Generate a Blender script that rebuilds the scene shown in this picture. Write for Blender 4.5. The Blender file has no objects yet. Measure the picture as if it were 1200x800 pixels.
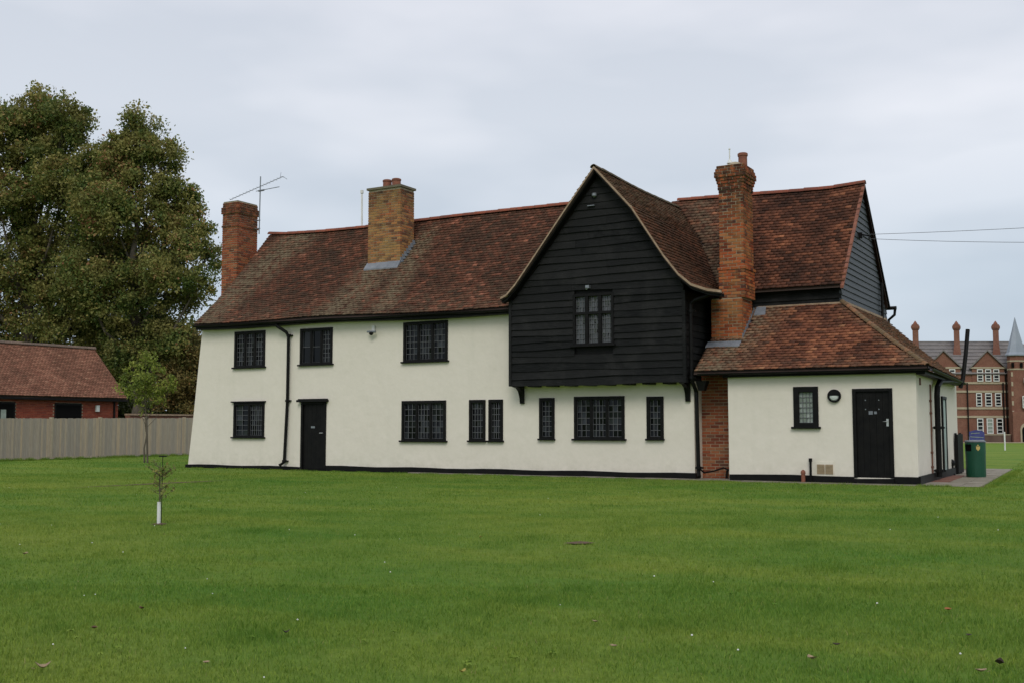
import bpy, math, random
import numpy as np
from mathutils import Vector
random.seed(7); rng = np.random.default_rng(11)
scene = bpy.context.scene; C = scene.collection
rad = math.radians

# ------------------------------------------------------------------ camera
cam = bpy.data.cameras.new("camera"); cam_o = bpy.data.objects.new("camera", cam); C.objects.link(cam_o)
cam_o.location = (0, 0, 1.25); cam_o.rotation_euler = (rad(94.565), 0, rad(29.9))
cam.sensor_width = 36; cam.lens = 38.7; cam.clip_start = .05; cam.clip_end = 5000
scene.camera = cam_o
# ------------------------------------------------------------------ sky and sun (overcast day)
SUN_EL, SUN_AZ = 42, 25     # sun direction: azimuth measured in the XY plane from -Y towards +X
w = bpy.data.worlds.new("World"); scene.world = w; w.use_nodes = True
nt = w.node_tree; nt.nodes.clear()
def N(nt, typ, **kw):
    n = nt.nodes.new(typ)
    for k, v in kw.items():
        if k.startswith('i_'): n.inputs[k[2:].replace('_', ' ')].default_value = v
        else: setattr(n, k, v)
    return n
out = N(nt, 'ShaderNodeOutputWorld')
sky = N(nt, 'ShaderNodeTexSky', sky_type='NISHITA', sun_disc=False)
sky.sun_elevation = rad(SUN_EL); sky.sun_rotation = rad(180 - SUN_AZ)
bg1 = N(nt, 'ShaderNodeBackground'); bg1.inputs[1].default_value = .06
nt.links.new(sky.outputs[0], bg1.inputs[0])
tc = N(nt, 'ShaderNodeTexCoord'); mp = N(nt, 'ShaderNodeMapping'); mp.inputs['Scale'].default_value = (1, 1, 3.2)
nz = N(nt, 'ShaderNodeTexNoise'); nz.inputs['Scale'].default_value = 2.1; nz.inputs['Detail'].default_value = 4; nz.inputs['Roughness'].default_value = .5
nt.links.new(tc.outputs['Generated'], mp.inputs[0]); nt.links.new(mp.outputs[0], nz.inputs[0])
cr = N(nt, 'ShaderNodeValToRGB')
cr.color_ramp.elements[0].position = .40; cr.color_ramp.elements[0].color = (.50, .535, .60, 1)
cr.color_ramp.elements[1].position = .60; cr.color_ramp.elements[1].color = (.64, .655, .71, 1)
nt.links.new(nz.outputs[0], cr.inputs[0])
sx = N(nt, 'ShaderNodeSeparateXYZ'); nt.links.new(tc.outputs['Generated'], sx.inputs[0])
gr = N(nt, 'ShaderNodeValToRGB'); e = gr.color_ramp.elements
e[0].position = 0.0; e[0].color = (.66, .73, .77, 1); e[1].position = .27; e[1].color = (1.0, 1.0, .985, 1)
e9 = e.new(.13); e9.color = (.72, .79, .82, 1)
e2 = e.new(.38); e2.color = (.93, .93, .93, 1); e3 = e.new(.7); e3.color = (1.05, 1.05, 1.05, 1)
nt.links.new(sx.outputs['Z'], gr.inputs[0])
mul = N(nt, 'ShaderNodeMix', data_type='RGBA', blend_type='MULTIPLY'); mul.inputs[0].default_value = 1
nt.links.new(cr.outputs[0], mul.inputs[6]); nt.links.new(gr.outputs[0], mul.inputs[7])
bg2 = N(nt, 'ShaderNodeBackground'); bg2.inputs[1].default_value = 1.45
nt.links.new(mul.outputs[2], bg2.inputs[0])
mx = N(nt, 'ShaderNodeMixShader'); mx.inputs[0].default_value = .90
nt.links.new(bg1.outputs[0], mx.inputs[1]); nt.links.new(bg2.outputs[0], mx.inputs[2]); nt.links.new(mx.outputs[0], out.inputs[0])
sl = bpy.data.lights.new("sun", 'SUN'); sl.energy = 1.25; sl.angle = rad(25); sl.color = (1, .95, .87)
so = bpy.data.objects.new("sun", sl); C.objects.link(so)
so.rotation_euler = (rad(90 - SUN_EL), 0, rad(SUN_AZ))
vs = scene.view_settings; vs.view_transform = 'Standard'; vs.look = 'None'; vs.exposure = 0; vs.gamma = 1

# ------------------------------------------------------------------ materials
def M(name, base=(.5, .5, .5), rough=.7, spec=.4, metal=0):
    m = bpy.data.materials.new(name); m.use_nodes = True
    b = m.node_tree.nodes['Principled BSDF']
    b.inputs['Base Color'].default_value = (*base, 1); b.inputs['Roughness'].default_value = rough
    b.inputs['Specular IOR Level'].default_value = spec; b.inputs['Metallic'].default_value = metal
    return m
def ramp(nt, stops, interp='LINEAR'):
    r = nt.nodes.new('ShaderNodeValToRGB'); r.color_ramp.interpolation = interp
    el = r.color_ramp.elements
    while len(el) > 1: el.remove(el[-1])
    el[0].position = stops[0][0]; el[0].color = (*stops[0][1], 1)
    for p, c in stops[1:]:
        x = el.new(p); x.color = (*c, 1)
    return r
def noise(nt, scale, detail=4, rough=.55, stretch=None, coord='pos'):
    n = nt.nodes.new('ShaderNodeTexNoise'); n.inputs['Scale'].default_value = scale
    n.inputs['Detail'].default_value = detail; n.inputs['Roughness'].default_value = rough
    if coord == 'pos': c = nt.nodes.new('ShaderNodeNewGeometry').outputs['Position']
    else: c = nt.nodes.new('ShaderNodeTexCoord').outputs['Object']
    if stretch:
        mp = nt.nodes.new('ShaderNodeMapping'); mp.inputs['Scale'].default_value = stretch
        nt.links.new(c, mp.inputs[0]); c = mp.outputs[0]
    nt.links.new(c, n.inputs['Vector']); return n.outputs['Fac']
def mixc(nt, fac, a, b, blend='MIX'):
    m = nt.nodes.new('ShaderNodeMix'); m.data_type = 'RGBA'; m.blend_type = blend
    for s, v in ((0, fac), (6, a), (7, b)):
        if hasattr(v, 'is_output') or isinstance(v, bpy.types.NodeSocket): nt.links.new(v, m.inputs[s])
        elif s == 0: m.inputs[0].default_value = v
        else: m.inputs[s].default_value = (*v, 1)
    return m.outputs[2]
def mr(nt, v, a, b, c=0, d=1):
    m = nt.nodes.new('ShaderNodeMapRange'); nt.links.new(v, m.inputs[0])
    for i, x in enumerate((a, b, c, d)): m.inputs[i + 1].default_value = x
    return m.outputs[0]
def math_(nt, op, a, b=0.0):
    m = nt.nodes.new('ShaderNodeMath'); m.operation = op
    for i, v in enumerate((a, b)):
        if isinstance(v, bpy.types.NodeSocket): nt.links.new(v, m.inputs[i])
        else: m.inputs[i].default_value = v
    return m.outputs[0]
def bump(m, h, strength=.3, dist=.02):
    nt = m.node_tree; b = nt.nodes.new('ShaderNodeBump'); b.inputs['Strength'].default_value = strength; b.inputs['Distance'].default_value = dist
    nt.links.new(h, b.inputs['Height']); nt.links.new(b.outputs[0], nt.nodes['Principled BSDF'].inputs['Normal'])
def setc(m, c): m.node_tree.links.new(c, m.node_tree.nodes['Principled BSDF'].inputs['Base Color'])
def attr(nt, name): a = nt.nodes.new('ShaderNodeAttribute'); a.attribute_name = name; return a.outputs['Fac']
def objrand(nt): return nt.nodes.new('ShaderNodeObjectInfo').outputs['Random']
def varied(name, c1, c2, scale=3, rough=.7, bs=0, bscale=60, spec=.4, stretch=None, detail=5):
    m = M(name, c1, rough, spec); nt = m.node_tree
    n = noise(nt, scale, detail, .6, stretch); setc(m, mixc(nt, mr(nt, n, .3, .7), c1, c2))
    if bs: bump(m, noise(nt, bscale, 4, .6, stretch), bs, .01)
    return m

def render_mat():
    m = M('cream_render', (.62, .59, .48), .85, .25); nt = m.node_tree
    n1 = noise(nt, .55, 5, .6); n2 = noise(nt, 7, 5, .65); st = noise(nt, 1.0, 5, .65, (2.2, 2.2, .12))
    c = mixc(nt, mr(nt, n1, .3, .7), (.75, .695, .61), (.725, .67, .585))
    c = mixc(nt, mr(nt, n2, .35, .8, 0, .18), c, (.52, .51, .40))
    c = mixc(nt, mr(nt, st, .55, .8, 0, .16), c, (.46, .46, .37))
    z = nt.nodes.new('ShaderNodeSeparateXYZ'); nt.links.new(nt.nodes.new('ShaderNodeNewGeometry').outputs['Position'], z.inputs[0])
    low = mr(nt, z.outputs['Z'], .15, .6, 1, 0)
    c = mixc(nt, math_(nt, 'MULTIPLY', low, mr(nt, noise(nt, 3.5, 5, .7), .42, .72, 0, .28)), c, (.36, .35, .24))
    setc(m, c)
    h = math_(nt, 'ADD', math_(nt, 'MULTIPLY', noise(nt, 90, 4, .6), .12), math_(nt, 'MULTIPLY', noise(nt, 1.6, 3, .5), 2.2))
    bump(m, h, .55, .02)
    return m
MAT = {}
MAT['render'] = render_mat()
MAT['black'] = varied('black_paint', (.0045, .0045, .005), (.010, .0095, .009), 6, .5, .25, 40, .12)
def board_mat():
    m = M('tarred_weatherboard', (.016, .017, .019), .7, .10); nt = m.node_tree
    g = noise(nt, 3, 6, .65, (1.2, 1.2, 26)); r = objrand(nt)
    c = mixc(nt, mr(nt, g, .3, .75), (.003, .0034, .0036), (.018, .019, .0195))
    c = mixc(nt, mr(nt, r, 0, 1, 0, .7), c, (.022, .022, .022)); c = mixc(nt, mr(nt, noise(nt, 2.0, 5, .7), .5, .72, 0, .5), c, (.036, .035, .034))
    setc(m, c); bump(m, g, .9, .02)
    return m
MAT['board'] = board_mat()
MAT['board_side'] = varied('sky_sheen_side_weatherboard', (.030, .035, .042), (.055, .062, .072), 3, .55, .4, 8, .3, (1.2, 1.2, 20))  # black boards coloured paler blue-grey to stand in for reflected sky
def glass_mat():
    m = M('old_window_glass', (.012, .014, .016), .05, .18); nt = m.node_tree
    r = attr(nt, 'rnd'); setc(m, mixc(nt, mr(nt, r, .5, 1, 0, 1), (.005, .006, .007), (.036, .042, .046)))
    return m
MAT['glass'] = glass_mat()
MAT['paleglass'] = varied('frosted_glass', (.20, .24, .21), (.30, .34, .30), 5, .25, 0, 0, .5)
MAT['lead'] = M('lead_came', (.12, .123, .13), .6, .2)
MAT['leadsheet'] = varied('lead_sheet', (.13, .145, .17), (.22, .235, .26), 5, .55, .2, 20)
MAT['mortar'] = varied('lime_mortar', (.44, .37, .26), (.27, .22, .15), 8, .9, .4, 80)
MAT['verge'] = varied('verge_mortar', (.40, .29, .20), (.24, .17, .11), 6, .9, .4, 60)
MAT['capstone'] = varied('weathered_capping', (.17, .15, .10), (.10, .09, .06), 7, .9)
MAT['clay'] = varied('terracotta', (.26, .095, .055), (.15, .06, .04), 9, .8, .2, 50)
MAT['deck'] = varied('roof_underside', (.03, .02, .016), (.05, .03, .024), 4, .9)
MAT['steel'] = M('galvanised_steel', (.24, .26, .28), .45, .5, .6)
MAT['white'] = varied('white_paint', (.72, .72, .70), (.60, .60, .58), 9, .5)
MAT['silver'] = M('silver_handle', (.6, .6, .6), .3, .5, .8)
MAT['rust'] = varied('rust_brown_paint', (.16, .06, .035), (.09, .035, .02), 9, .7)
MAT['bingreen'] = varied('green_bin_plastic', (.006, .058, .030), (.009, .07, .038), 4, .38, .1, 30)
MAT['dark'] = M('dark_opening', (.004, .004, .004), .9, .1)
MAT['gold'] = M('gold_print', (.5, .38, .12), .5, .4)
MAT['blue'] = varied('blue_banner', (.03, .035, .16), (.06, .07, .24), 5, .6)

def tile_mat(name, stops, mosscol=(.19, .145, .095), dark=(.035, .02, .017), darkamt=.75, k=1.0):
    m = M(name, (.1, .05, .04), .85, .08); nt = m.node_tree
    r = attr(nt, 'rnd'); c = ramp(nt, stops); nt.links.new(r, c.inputs[0]); c = c.outputs[0]
    c = mixc(nt, mr(nt, noise(nt, .75 * k, 5, .65), .40, .66, 0, darkamt), c, dark)
    fine = noise(nt, 22, 4, .7)
    c = mixc(nt, mr(nt, fine, .45, .75, 0, .5), c, (.05, .035, .025))
    mo = attr(nt, 'moss'); f = math_(nt, 'MULTIPLY', mo, mr(nt, noise(nt, 6, 5, .7), .36, .58))
    c = mixc(nt, f, c, mosscol)
    c = mixc(nt, mr(nt, noise(nt, 34, 2, .5), .66, .74, 0, .6), c, (.17, .16, .12))
    setc(m, c); bump(m, fine, .4, .01)
    return m
T_MAIN = [(0, (.044, .026, .021)), (.3, (.085, .036, .025)), (.6, (.155, .056, .036)), (.82, (.235, .082, .050)), (.93, (.34, .13, .085)), (1, (.48, .17, .10))]
T_RIGHT = [(0, (.045, .026, .020)), (.3, (.10, .044, .030)), (.6, (.18, .070, .043)), (.85, (.28, .105, .058)), (1, (.42, .17, .09))]
T_ANNEX = [(0, (.055, .028, .020)), (.25, (.13, .052, .034)), (.55, (.23, .085, .048)), (.85, (.34, .135, .07)), (1, (.46, .22, .115))]
T_CROSS = [(0, (.05, .028, .019)), (.4, (.10, .046, .028)), (.8, (.17, .064, .036)), (1, (.28, .10, .05))]
T_PINK = [(0, (.20, .09, .062)), (.5, (.32, .14, .095)), (.85, (.42, .20, .135)), (1, (.52, .28, .19))]
MAT['t_main'] = tile_mat('old_clay_tiles', T_MAIN)
MAT['t_right'] = tile_mat('red_clay_tiles', T_RIGHT, k=.9)
MAT['t_annex'] = tile_mat('orange_clay_tiles', T_ANNEX, darkamt=.6, k=1.3)
MAT['t_cross'] = tile_mat('brown_clay_tiles', T_CROSS, darkamt=.5)
MAT['t_pink'] = tile_mat('pink_clay_tiles', T_PINK, darkamt=.35)
def single_tile(name, a, b):
    m = M(name, a, .8, .25); nt = m.node_tree
    c = mixc(nt, objrand(nt), a, b); c = mixc(nt, mr(nt, noise(nt, 14, 5, .7), .45, .65, 0, .7), c, (.07, .055, .035)); setc(m, c)
    return m
MAT['ridge'] = single_tile('ridge_tile_clay', (.27, .075, .04), (.17, .05, .033))
MAT['ridge_old'] = single_tile('ridge_tile_mossy', (.10, .075, .04), (.075, .06, .035))
MAT['hipt'] = single_tile('hip_tile_clay', (.26, .12, .06), (.13, .09, .045))
MAT['ridge_grey'] = single_tile('ridge_tile_grey', (.20, .14, .11), (.15, .11, .09))
def brick_mat(name, stops, objr, soot=None, lichen=None):
    m = M(name, (.3, .1, .05), .9, .08); nt = m.node_tree
    r = objrand(nt) if objr else attr(nt, 'rnd')
    c = ramp(nt, stops); nt.links.new(r, c.inputs[0]); c = c.outputs[0]
    c = mixc(nt, mr(nt, noise(nt, 40, 4, .7), .4, .7, 0, .45), c, tuple(x * .55 for x in stops[1][1]))
    if lichen: c = mixc(nt, mr(nt, noise(nt, 2.2, 5, .7), .46, .62, 0, .75), c, lichen)
    if soot:
        z = nt.nodes.new('ShaderNodeSeparateXYZ'); nt.links.new(nt.nodes.new('ShaderNodeNewGeometry').outputs['Position'], z.inputs[0])
        f = math_(nt, 'MULTIPLY', mr(nt, z.outputs['Z'], soot[0], soot[1]), mr(nt, noise(nt, 5, 5, .75), .36, .56))
        c = mixc(nt, math_(nt, 'MULTIPLY', f, .85), c, (.035, .024, .018))
    setc(m, c); bump(m, noise(nt, 70, 4, .6), .4, .008)
    return m
BR_O = [(0, (.12, .035, .02)), (.3, (.31, .075, .032)), (.6, (.46, .125, .045)), (.82, (.42, .19, .08)), (.92, (.12, .045, .035)), (1, (.06, .035, .03))]
BR_Y = [(0, (.13, .065, .04)), (.25, (.31, .14, .06)), (.5, (.42, .22, .085)), (.75, (.42, .135, .055)), (.9, (.20, .075, .045)), (1, (.09, .05, .035))]
BR_R = [(0, (.13, .045, .03)), (.3, (.20, .062, .038)), (.6, (.27, .085, .045)), (.85, (.24, .10, .055)), (1, (.10, .05, .035))]
MAT['b_o'] = brick_mat('orange_stock_brick', BR_O, True, (6.0, 7.4), (.34, .16, .06))
MAT['b_o_s'] = brick_mat('orange_stock_brick_small', BR_O, False, (6.0, 7.4), (.34, .16, .06))
MAT['b_y_s'] = brick_mat('yellow_stock_brick', BR_Y, False, (8.0, 9.0), (.33, .205, .08))
MAT['b_r_s'] = brick_mat('red_stock_brick', BR_R, False, (7.6, 9.3), None)
MAT['b_l_s'] = brick_mat('red_orange_brick', [(0, (.13, .045, .03)), (.3, (.27, .075, .038)), (.6, (.38, .11, .05)), (.85, (.30, .13, .06)), (1, (.08, .04, .03))], False, (7.6, 9.2), None)
MAT['b_pier'] = brick_mat('pier_brick', [(0, (.15, .045, .03)), (.3, (.27, .08, .042)), (.6, (.36, .11, .05)), (.85, (.34, .15, .075)), (1, (.12, .06, .045))], True)
MAT['b_garage'] = brick_mat('garage_brick', [(0, (.20, .05, .035)), (.5, (.26, .07, .045)), (.8, (.30, .085, .05)), (1, (.18, .05, .04))], False)

# ------------------------------------------------------------------ object helpers
WORLD = {}
def link(name, me, parent, origin, kind=None):
    o = bpy.data.objects.new(name, me); C.objects.link(o)
    o.parent = parent
    po = WORLD[parent.name] if parent else Vector((0, 0, 0))
    o.location = Vector(origin) - po; WORLD[o.name] = Vector(origin)
    if kind: o['kind'] = kind
    return o
def thing(name, loc, label, cat, group=None):
    o = bpy.data.objects.new(name, None); o.empty_display_size = .3; C.objects.link(o); o.location = loc; WORLD[o.name] = Vector(loc)
    return tag(o, label, cat, group)
def tag(o, label, cat, group=None):
    o['label'] = label; o['category'] = cat
    if group: o['group'] = group
    return o
def npmesh(name, V, F, mat, rnd=None, extra=None, smooth=False):
    """V (n,3) float array, F list of arrays (m,k) of equal k or a single array"""
    if not isinstance(F, list): F = [F]
    me = bpy.data.meshes.new(name)
    V = np.asarray(V, np.float32); nl = sum(f.size for f in F); nf = sum(len(f) for f in F)
    me.vertices.add(len(V)); me.vertices.foreach_set('co', V.ravel())
    me.loops.add(nl); me.loops.foreach_set('vertex_index', np.concatenate([f.ravel() for f in F]).astype(np.int32))
    me.polygons.add(nf)
    st = []; s = 0
    for f in F:
        k = f.shape[1]; st.append(s + np.arange(len(f)) * k); s += f.size
    me.polygons.foreach_set('loop_start', np.concatenate(st).astype(np.int32))
    me.materials.append(mat)
    if smooth: me.polygons.foreach_set('use_smooth', np.ones(nf, bool))
    me.update(calc_edges=True)
    for nm, arr in (('rnd', rnd), *((extra or {}).items())):
        if arr is not None:
            a = me.attributes.new(nm, 'FLOAT', 'FACE'); a.data.foreach_set('value', np.asarray(arr, np.float32))
    return me
class MB:
    def __init__(s, xf=None): s.v = []; s.f = []; s.r = []; s.xf = xf
    def add(s, vs, fs, r=None):
        b = len(s.v)
        s.v += [s.xf(*p) if s.xf else tuple(p) for p in vs]
        r = random.random() if r is None else r
        for q in fs: s.f.append(tuple(b + i for i in q)); s.r.append(r)
        return s
    def hexa(s, p, r=None):   # p: 4 bottom ccw, 4 top
        return s.add(p, [(3, 2, 1, 0), (4, 5, 6, 7), (0, 1, 5, 4), (1, 2, 6, 5), (2, 3, 7, 6), (3, 0, 4, 7)], r)
    def box(s, x0, x1, y0, y1, z0, z1, r=None):
        return s.hexa([(x0, y0, z0), (x1, y0, z0), (x1, y1, z0), (x0, y1, z0), (x0, y0, z1), (x1, y0, z1), (x1, y1, z1), (x0, y1, z1)], r)
    def prism(s, pts, d, r=None):   # pts: list of 3d points (planar, ordered), d: extrusion vector
        n = len(pts); top = [tuple(np.add(p, d)) for p in pts]
        return s.add(list(pts) + top, [tuple(range(n))[::-1], tuple(range(n, 2 * n))] + [(i, (i + 1) % n, n + (i + 1) % n, n + i) for i in range(n)], r)
    def tube(s, pts, radii, n=8, r=None, cap=True):
        pts = [Vector(p) for p in pts]
        if not hasattr(radii, '__len__'): radii = [radii] * len(pts)
        vs = []; ref = None
        for i, p in enumerate(pts):
            d = (pts[min(i + 1, len(pts) - 1)] - pts[max(i - 1, 0)]).normalized()
            if ref is None: ref = Vector((1, 0, 0)) if abs(d.x) < .8 else Vector((0, 1, 0))
            a = d.cross(ref).normalized(); b = d.cross(a).normalized(); ref = -b if False else ref
            for k in range(n):
                t = 2 * math.pi * k / n; vs.append(tuple(p + (a * math.cos(t) + b * math.sin(t)) * radii[i]))
        fs = [(i * n + k, i * n + (k + 1) % n, (i + 1) * n + (k + 1) % n, (i + 1) * n + k) for i in range(len(pts) - 1) for k in range(n)]
        if cap: fs += [tuple(range(n))[::-1], tuple(range((len(pts) - 1) * n, len(pts) * n))]
        return s.add(vs, fs, r)
    def lathe(s, c, prof, n=16, r=None):   # prof: (radius, z)
        vs = [(c[0] + q * math.cos(2 * math.pi * k / n), c[1] + q * math.sin(2 * math.pi * k / n), c[2] + z) for q, z in prof for k in range(n)]
        fs = [(i * n + k, i * n + (k + 1) % n, (i + 1) * n + (k + 1) % n, (i + 1) * n + k) for i in range(len(prof) - 1) for k in range(n)]
        fs += [tuple(range(n))[::-1], tuple(range((len(prof) - 1) * n, len(prof) * n))]
        return s.add(vs, fs, r)
    def build(s, name, mat, parent=None, kind=None, smooth=False, origin=None, bevel=0):
        V = np.array(s.v, float)
        if origin is None:
            lo, hi = V.min(0), V.max(0); origin = ((lo[0] + hi[0]) / 2, (lo[1] + hi[1]) / 2, lo[2])
        me = bpy.data.meshes.new(name); me.from_pydata([tuple(p) for p in V - np.array(origin)], [], s.f)
        a = me.attributes.new('rnd', 'FLOAT', 'FACE'); a.data.foreach_set('value', np.array(s.r, np.float32))
        me.materials.append(MAT[mat] if isinstance(mat, str) else mat)
        if smooth: me.polygons.foreach_set('use_smooth', [True] * len(me.polygons))
        me.update(); o = link(name, me, parent, origin, kind)
        if bevel:
            b = o.modifiers.new('bevel', 'BEVEL'); b.width = bevel; b.segments = 2
        return o
def sines(x, y, s=1.0, seed=0):
    r = np.random.default_rng(seed); v = 0
    for i in range(6):
        a = r.uniform(0, 6.28); k = s * r.uniform(.6, 2.4); v = v + np.sin((x * np.cos(a) + y * np.sin(a)) * k + r.uniform(0, 6.28)) / 6
    return v

# ------------------------------------------------------------------ ground
FH = np.array([-math.sin(rad(29.9)), math.cos(rad(29.9)), 0]); RH = np.array([math.cos(rad(29.9)), math.sin(rad(29.9)), 0])
def gz(x, y):
    Z = FH[0] * x + FH[1] * y
    t = np.clip((Z - 55) / 70, 0, 1); far = -.60 * t * t * (3 - 2 * t)
    near = .018 * sines(x, y, .9, 3) * np.clip((24.5 - y) / 6, 0, 1)
    return far + near
def grass_colour(nt, blade=False):
    n1 = noise(nt, .20, 5, .6); n2 = noise(nt, 1.1, 5, .65); n3 = noise(nt, 9, 4, .7)
    nl = noise(nt, .55, 4, .6, (.25, 1.3, 1))
    c = mixc(nt, mr(nt, n1, .36, .64), (.088, .205, .026), (.215, .285, .048))
    c = mixc(nt, mr(nt, nl, .45, .72, 0, .6), c, (.27, .31, .048))
    c = mixc(nt, mr(nt, n2, .45, .75, 0, .6), c, (.070, .165, .018))
    return c, n3
def ground_mat():
    m = M('grass_ground', (.07, .12, .02), .95, .1); nt = m.node_tree
    c, n3 = grass_colour(nt)
    c = mixc(nt, mr(nt, n3, .35, .7, 0, .55), c, (.07, .12, .014))
    n4 = noise(nt, 60, 3, .7); c = mixc(nt, mr(nt, n4, .5, .75, 0, .5), c, (.13, .15, .04))
    setc(m, c); bump(m, n4, .9, .03); return m
MAT['ground'] = ground_mat()
xs = np.concatenate([[-1500, -600, -250, -120], np.arange(-80, 40, 1.6), [60, 120, 300, 900, 2000]])
ys = np.concatenate([[-600, -100, -20], np.arange(-4, 200, 1.6), [260, 400, 900, 2500]])
X, Y = np.meshgrid(xs, ys, indexing='ij'); V = np.stack([X, Y, gz(X, Y)], -1).reshape(-1, 3)
ny = len(ys); i, j = np.meshgrid(np.arange(len(xs) - 1), np.arange(ny - 1), indexing='ij'); q = (i * ny + j).ravel()
F = np.stack([q, q + ny, q + ny + 1, q + 1], -1)
link('lawn', npmesh('lawn', V, F, MAT['ground'], smooth=True), None, (0, 0, 0), 'structure')

def blade_mat():
    m = M('grass_blades', (.07, .12, .02), .7, .1); nt = m.node_tree
    c, n3 = grass_colour(nt, True); r = attr(nt, 'rnd')
    c = mixc(nt, mr(nt, r, 0, .5, .55, 0), c, (.06, .145, .018))
    c = mixc(nt, mr(nt, r, .55, 1, 0, .45), c, (.30, .37, .06))
    c = mixc(nt, mr(nt, r, .975, 1, 0, .8), c, (.30, .26, .12))
    setc(m, c)
    b = nt.nodes['Principled BSDF']; tr = nt.nodes.new('ShaderNodeBsdfTranslucent'); nt.links.new(c, tr.inputs[0])
    mx = nt.nodes.new('ShaderNodeMixShader'); mx.inputs[0].default_value = .25
    nt.links.new(b.outputs[0], mx.inputs[1]); nt.links.new(tr.outputs[0], mx.inputs[2]); nt.links.new(mx.outputs[0], nt.nodes['Material Output'].inputs[0])
    return m
MAT['blade'] = blade_mat()
def in_lawn(x, y):
    ok = ~((y > 26.02) & (x < -4.35)) | ((x < -28.0) & (y < 44))
    pav = (x > -4.5) & (x < -3.2 - .05 * (y - 26)) & (y > 25.9)
    return ok & ~pav
def blades(n, z0, z1, hgt, wid, seg):
    r = rng; u = r.random(n); Z = np.sqrt(z0 * z0 + u * (z1 * z1 - z0 * z0)); xx = (r.random(n) * 1.16 - .58) * Z
    P = FH[None] * Z[:, None] + RH[None] * xx[:, None]
    P = P[in_lawn(P[:, 0], P[:, 1])]; n = len(P)
    dens = .5 + .5 * sines(P[:, 0] * 5, P[:, 1] * 5, 1, 9); keep = r.random(n) < (.45 + .75 * dens); P = P[keep]; n = len(P)
    P[:, 2] = gz(P[:, 0], P[:, 1]) - .004
    tuft = np.clip(sines(P[:, 0] * 2.5, P[:, 1] * 2.5, 1, 4) - .15, 0, 1) + 1.6 * np.clip(sines(P[:, 0] * 6, P[:, 1] * 6, 1, 14) - .38, 0, 1)
    h = hgt * r.uniform(.5, 1.15, n) * (1 + 1.1 * tuft); a = r.uniform(0, 6.28, n); la = r.uniform(0, 6.28, n); le = h * r.uniform(.15, .85, n)
    side = np.stack([np.cos(a), np.sin(a), 0 * a], -1) * (wid * r.uniform(.6, 1.3, n))[:, None] / 2
    lean = np.stack([np.cos(la), np.sin(la), 0 * a], -1) * le[:, None]; up = np.array([0, 0, 1.])[None] * h[:, None]
    rv = np.clip(r.random(n) - .4 * tuft, 0, 1)
    if seg == 2:
        V = np.stack([P - side, P + side, P + side * .8 + up * .6 + lean * .35, P - side * .8 + up * .6 + lean * .35, P + up * .92 + lean], 1)
        b = np.arange(n)[:, None] * 5
        return V.reshape(-1, 3), [b + np.array([[0, 1, 2, 3]]), b + np.array([[3, 2, 4]])], [rv, rv]
    V = np.stack([P - side, P + side, P + up + lean], 1); b = np.arange(n)[:, None] * 3
    return V.reshape(-1, 3), [b + np.array([[0, 1, 2]])], [rv]
parts = [blades(150000, 4.4, 9, .034, .0045, 2), blades(190000, 9, 17, .034, .008, 1), blades(210000, 17, 32, .036, .014, 1), blades(120000, 32, 62, .04, .026, 1)]
def fringe(p0, p1, n, w_, hgt):
    t = rng.random(n); P = np.stack([p0[0] + (p1[0] - p0[0]) * t, p0[1] + (p1[1] - p0[1]) * t, 0 * t], -1)
    d = np.array([p1[0] - p0[0], p1[1] - p0[1]]); d /= np.linalg.norm(d); P[:, 0] += -d[1] * rng.random(n) ** 1.6 * w_; P[:, 1] += d[0] * rng.random(n) ** 1.6 * w_
    P[:, 2] = gz(P[:, 0], P[:, 1]) - .003; h = hgt * rng.uniform(.4, 1.2, n) * (.5 + .8 * (sines(P[:, 0] * 3, P[:, 1] * 3, 1.5, 55) > .0)); a = rng.uniform(0, 6.28, n)
    sd = np.stack([np.cos(a), np.sin(a), 0 * a], -1) * .006; le = rng.normal(size=(n, 3)) * (h * .35)[:, None]; le[:, 2] = h
    V = np.stack([P - sd, P + sd, P + le], 1); return V.reshape(-1, 3), [np.arange(n)[:, None] * 3 + np.array([[0, 1, 2]])], [rng.random(n) * .8]
parts += [fringe((-15.0, 26.0), (-28.0, 26.25), 6000, -.22, .036), fringe((-9.0, 25.93), (-15.2, 26.0), 2500, -.12, .03), fringe((-4.4, 25.86), (-9.1, 25.92), 2000, -.12, .03),
          fringe((-39.15, 24.6), (-41.35, 45.5), 16000, -.3, .11), fringe((-3.05, 26.0), (-3.5, 37.5), 3500, -.15, .06), fringe((-3.05, 25.85), (-4.5, 25.85), 900, .1, .05)]
Vs = []; quads = []; tris = []; rq = []; rt = []; off = 0
for V, F, r_ in parts:
    for f, rr in zip(F, r_):
        (quads if f.shape[1] == 4 else tris).append(f + off); (rq if f.shape[1] == 4 else rt).append(rr)
    Vs.append(V); off += len(V)
gme = npmesh('lawn_grass', np.concatenate(Vs), [np.concatenate(quads), np.concatenate(tris)], MAT['blade'], np.concatenate(rq + rt))
g = link('lawn_grass', gme, None, (0, 0, 0), 'stuff'); tag(g, 'short mown green grass blades covering the lawn in front of the house', 'grass')

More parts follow.
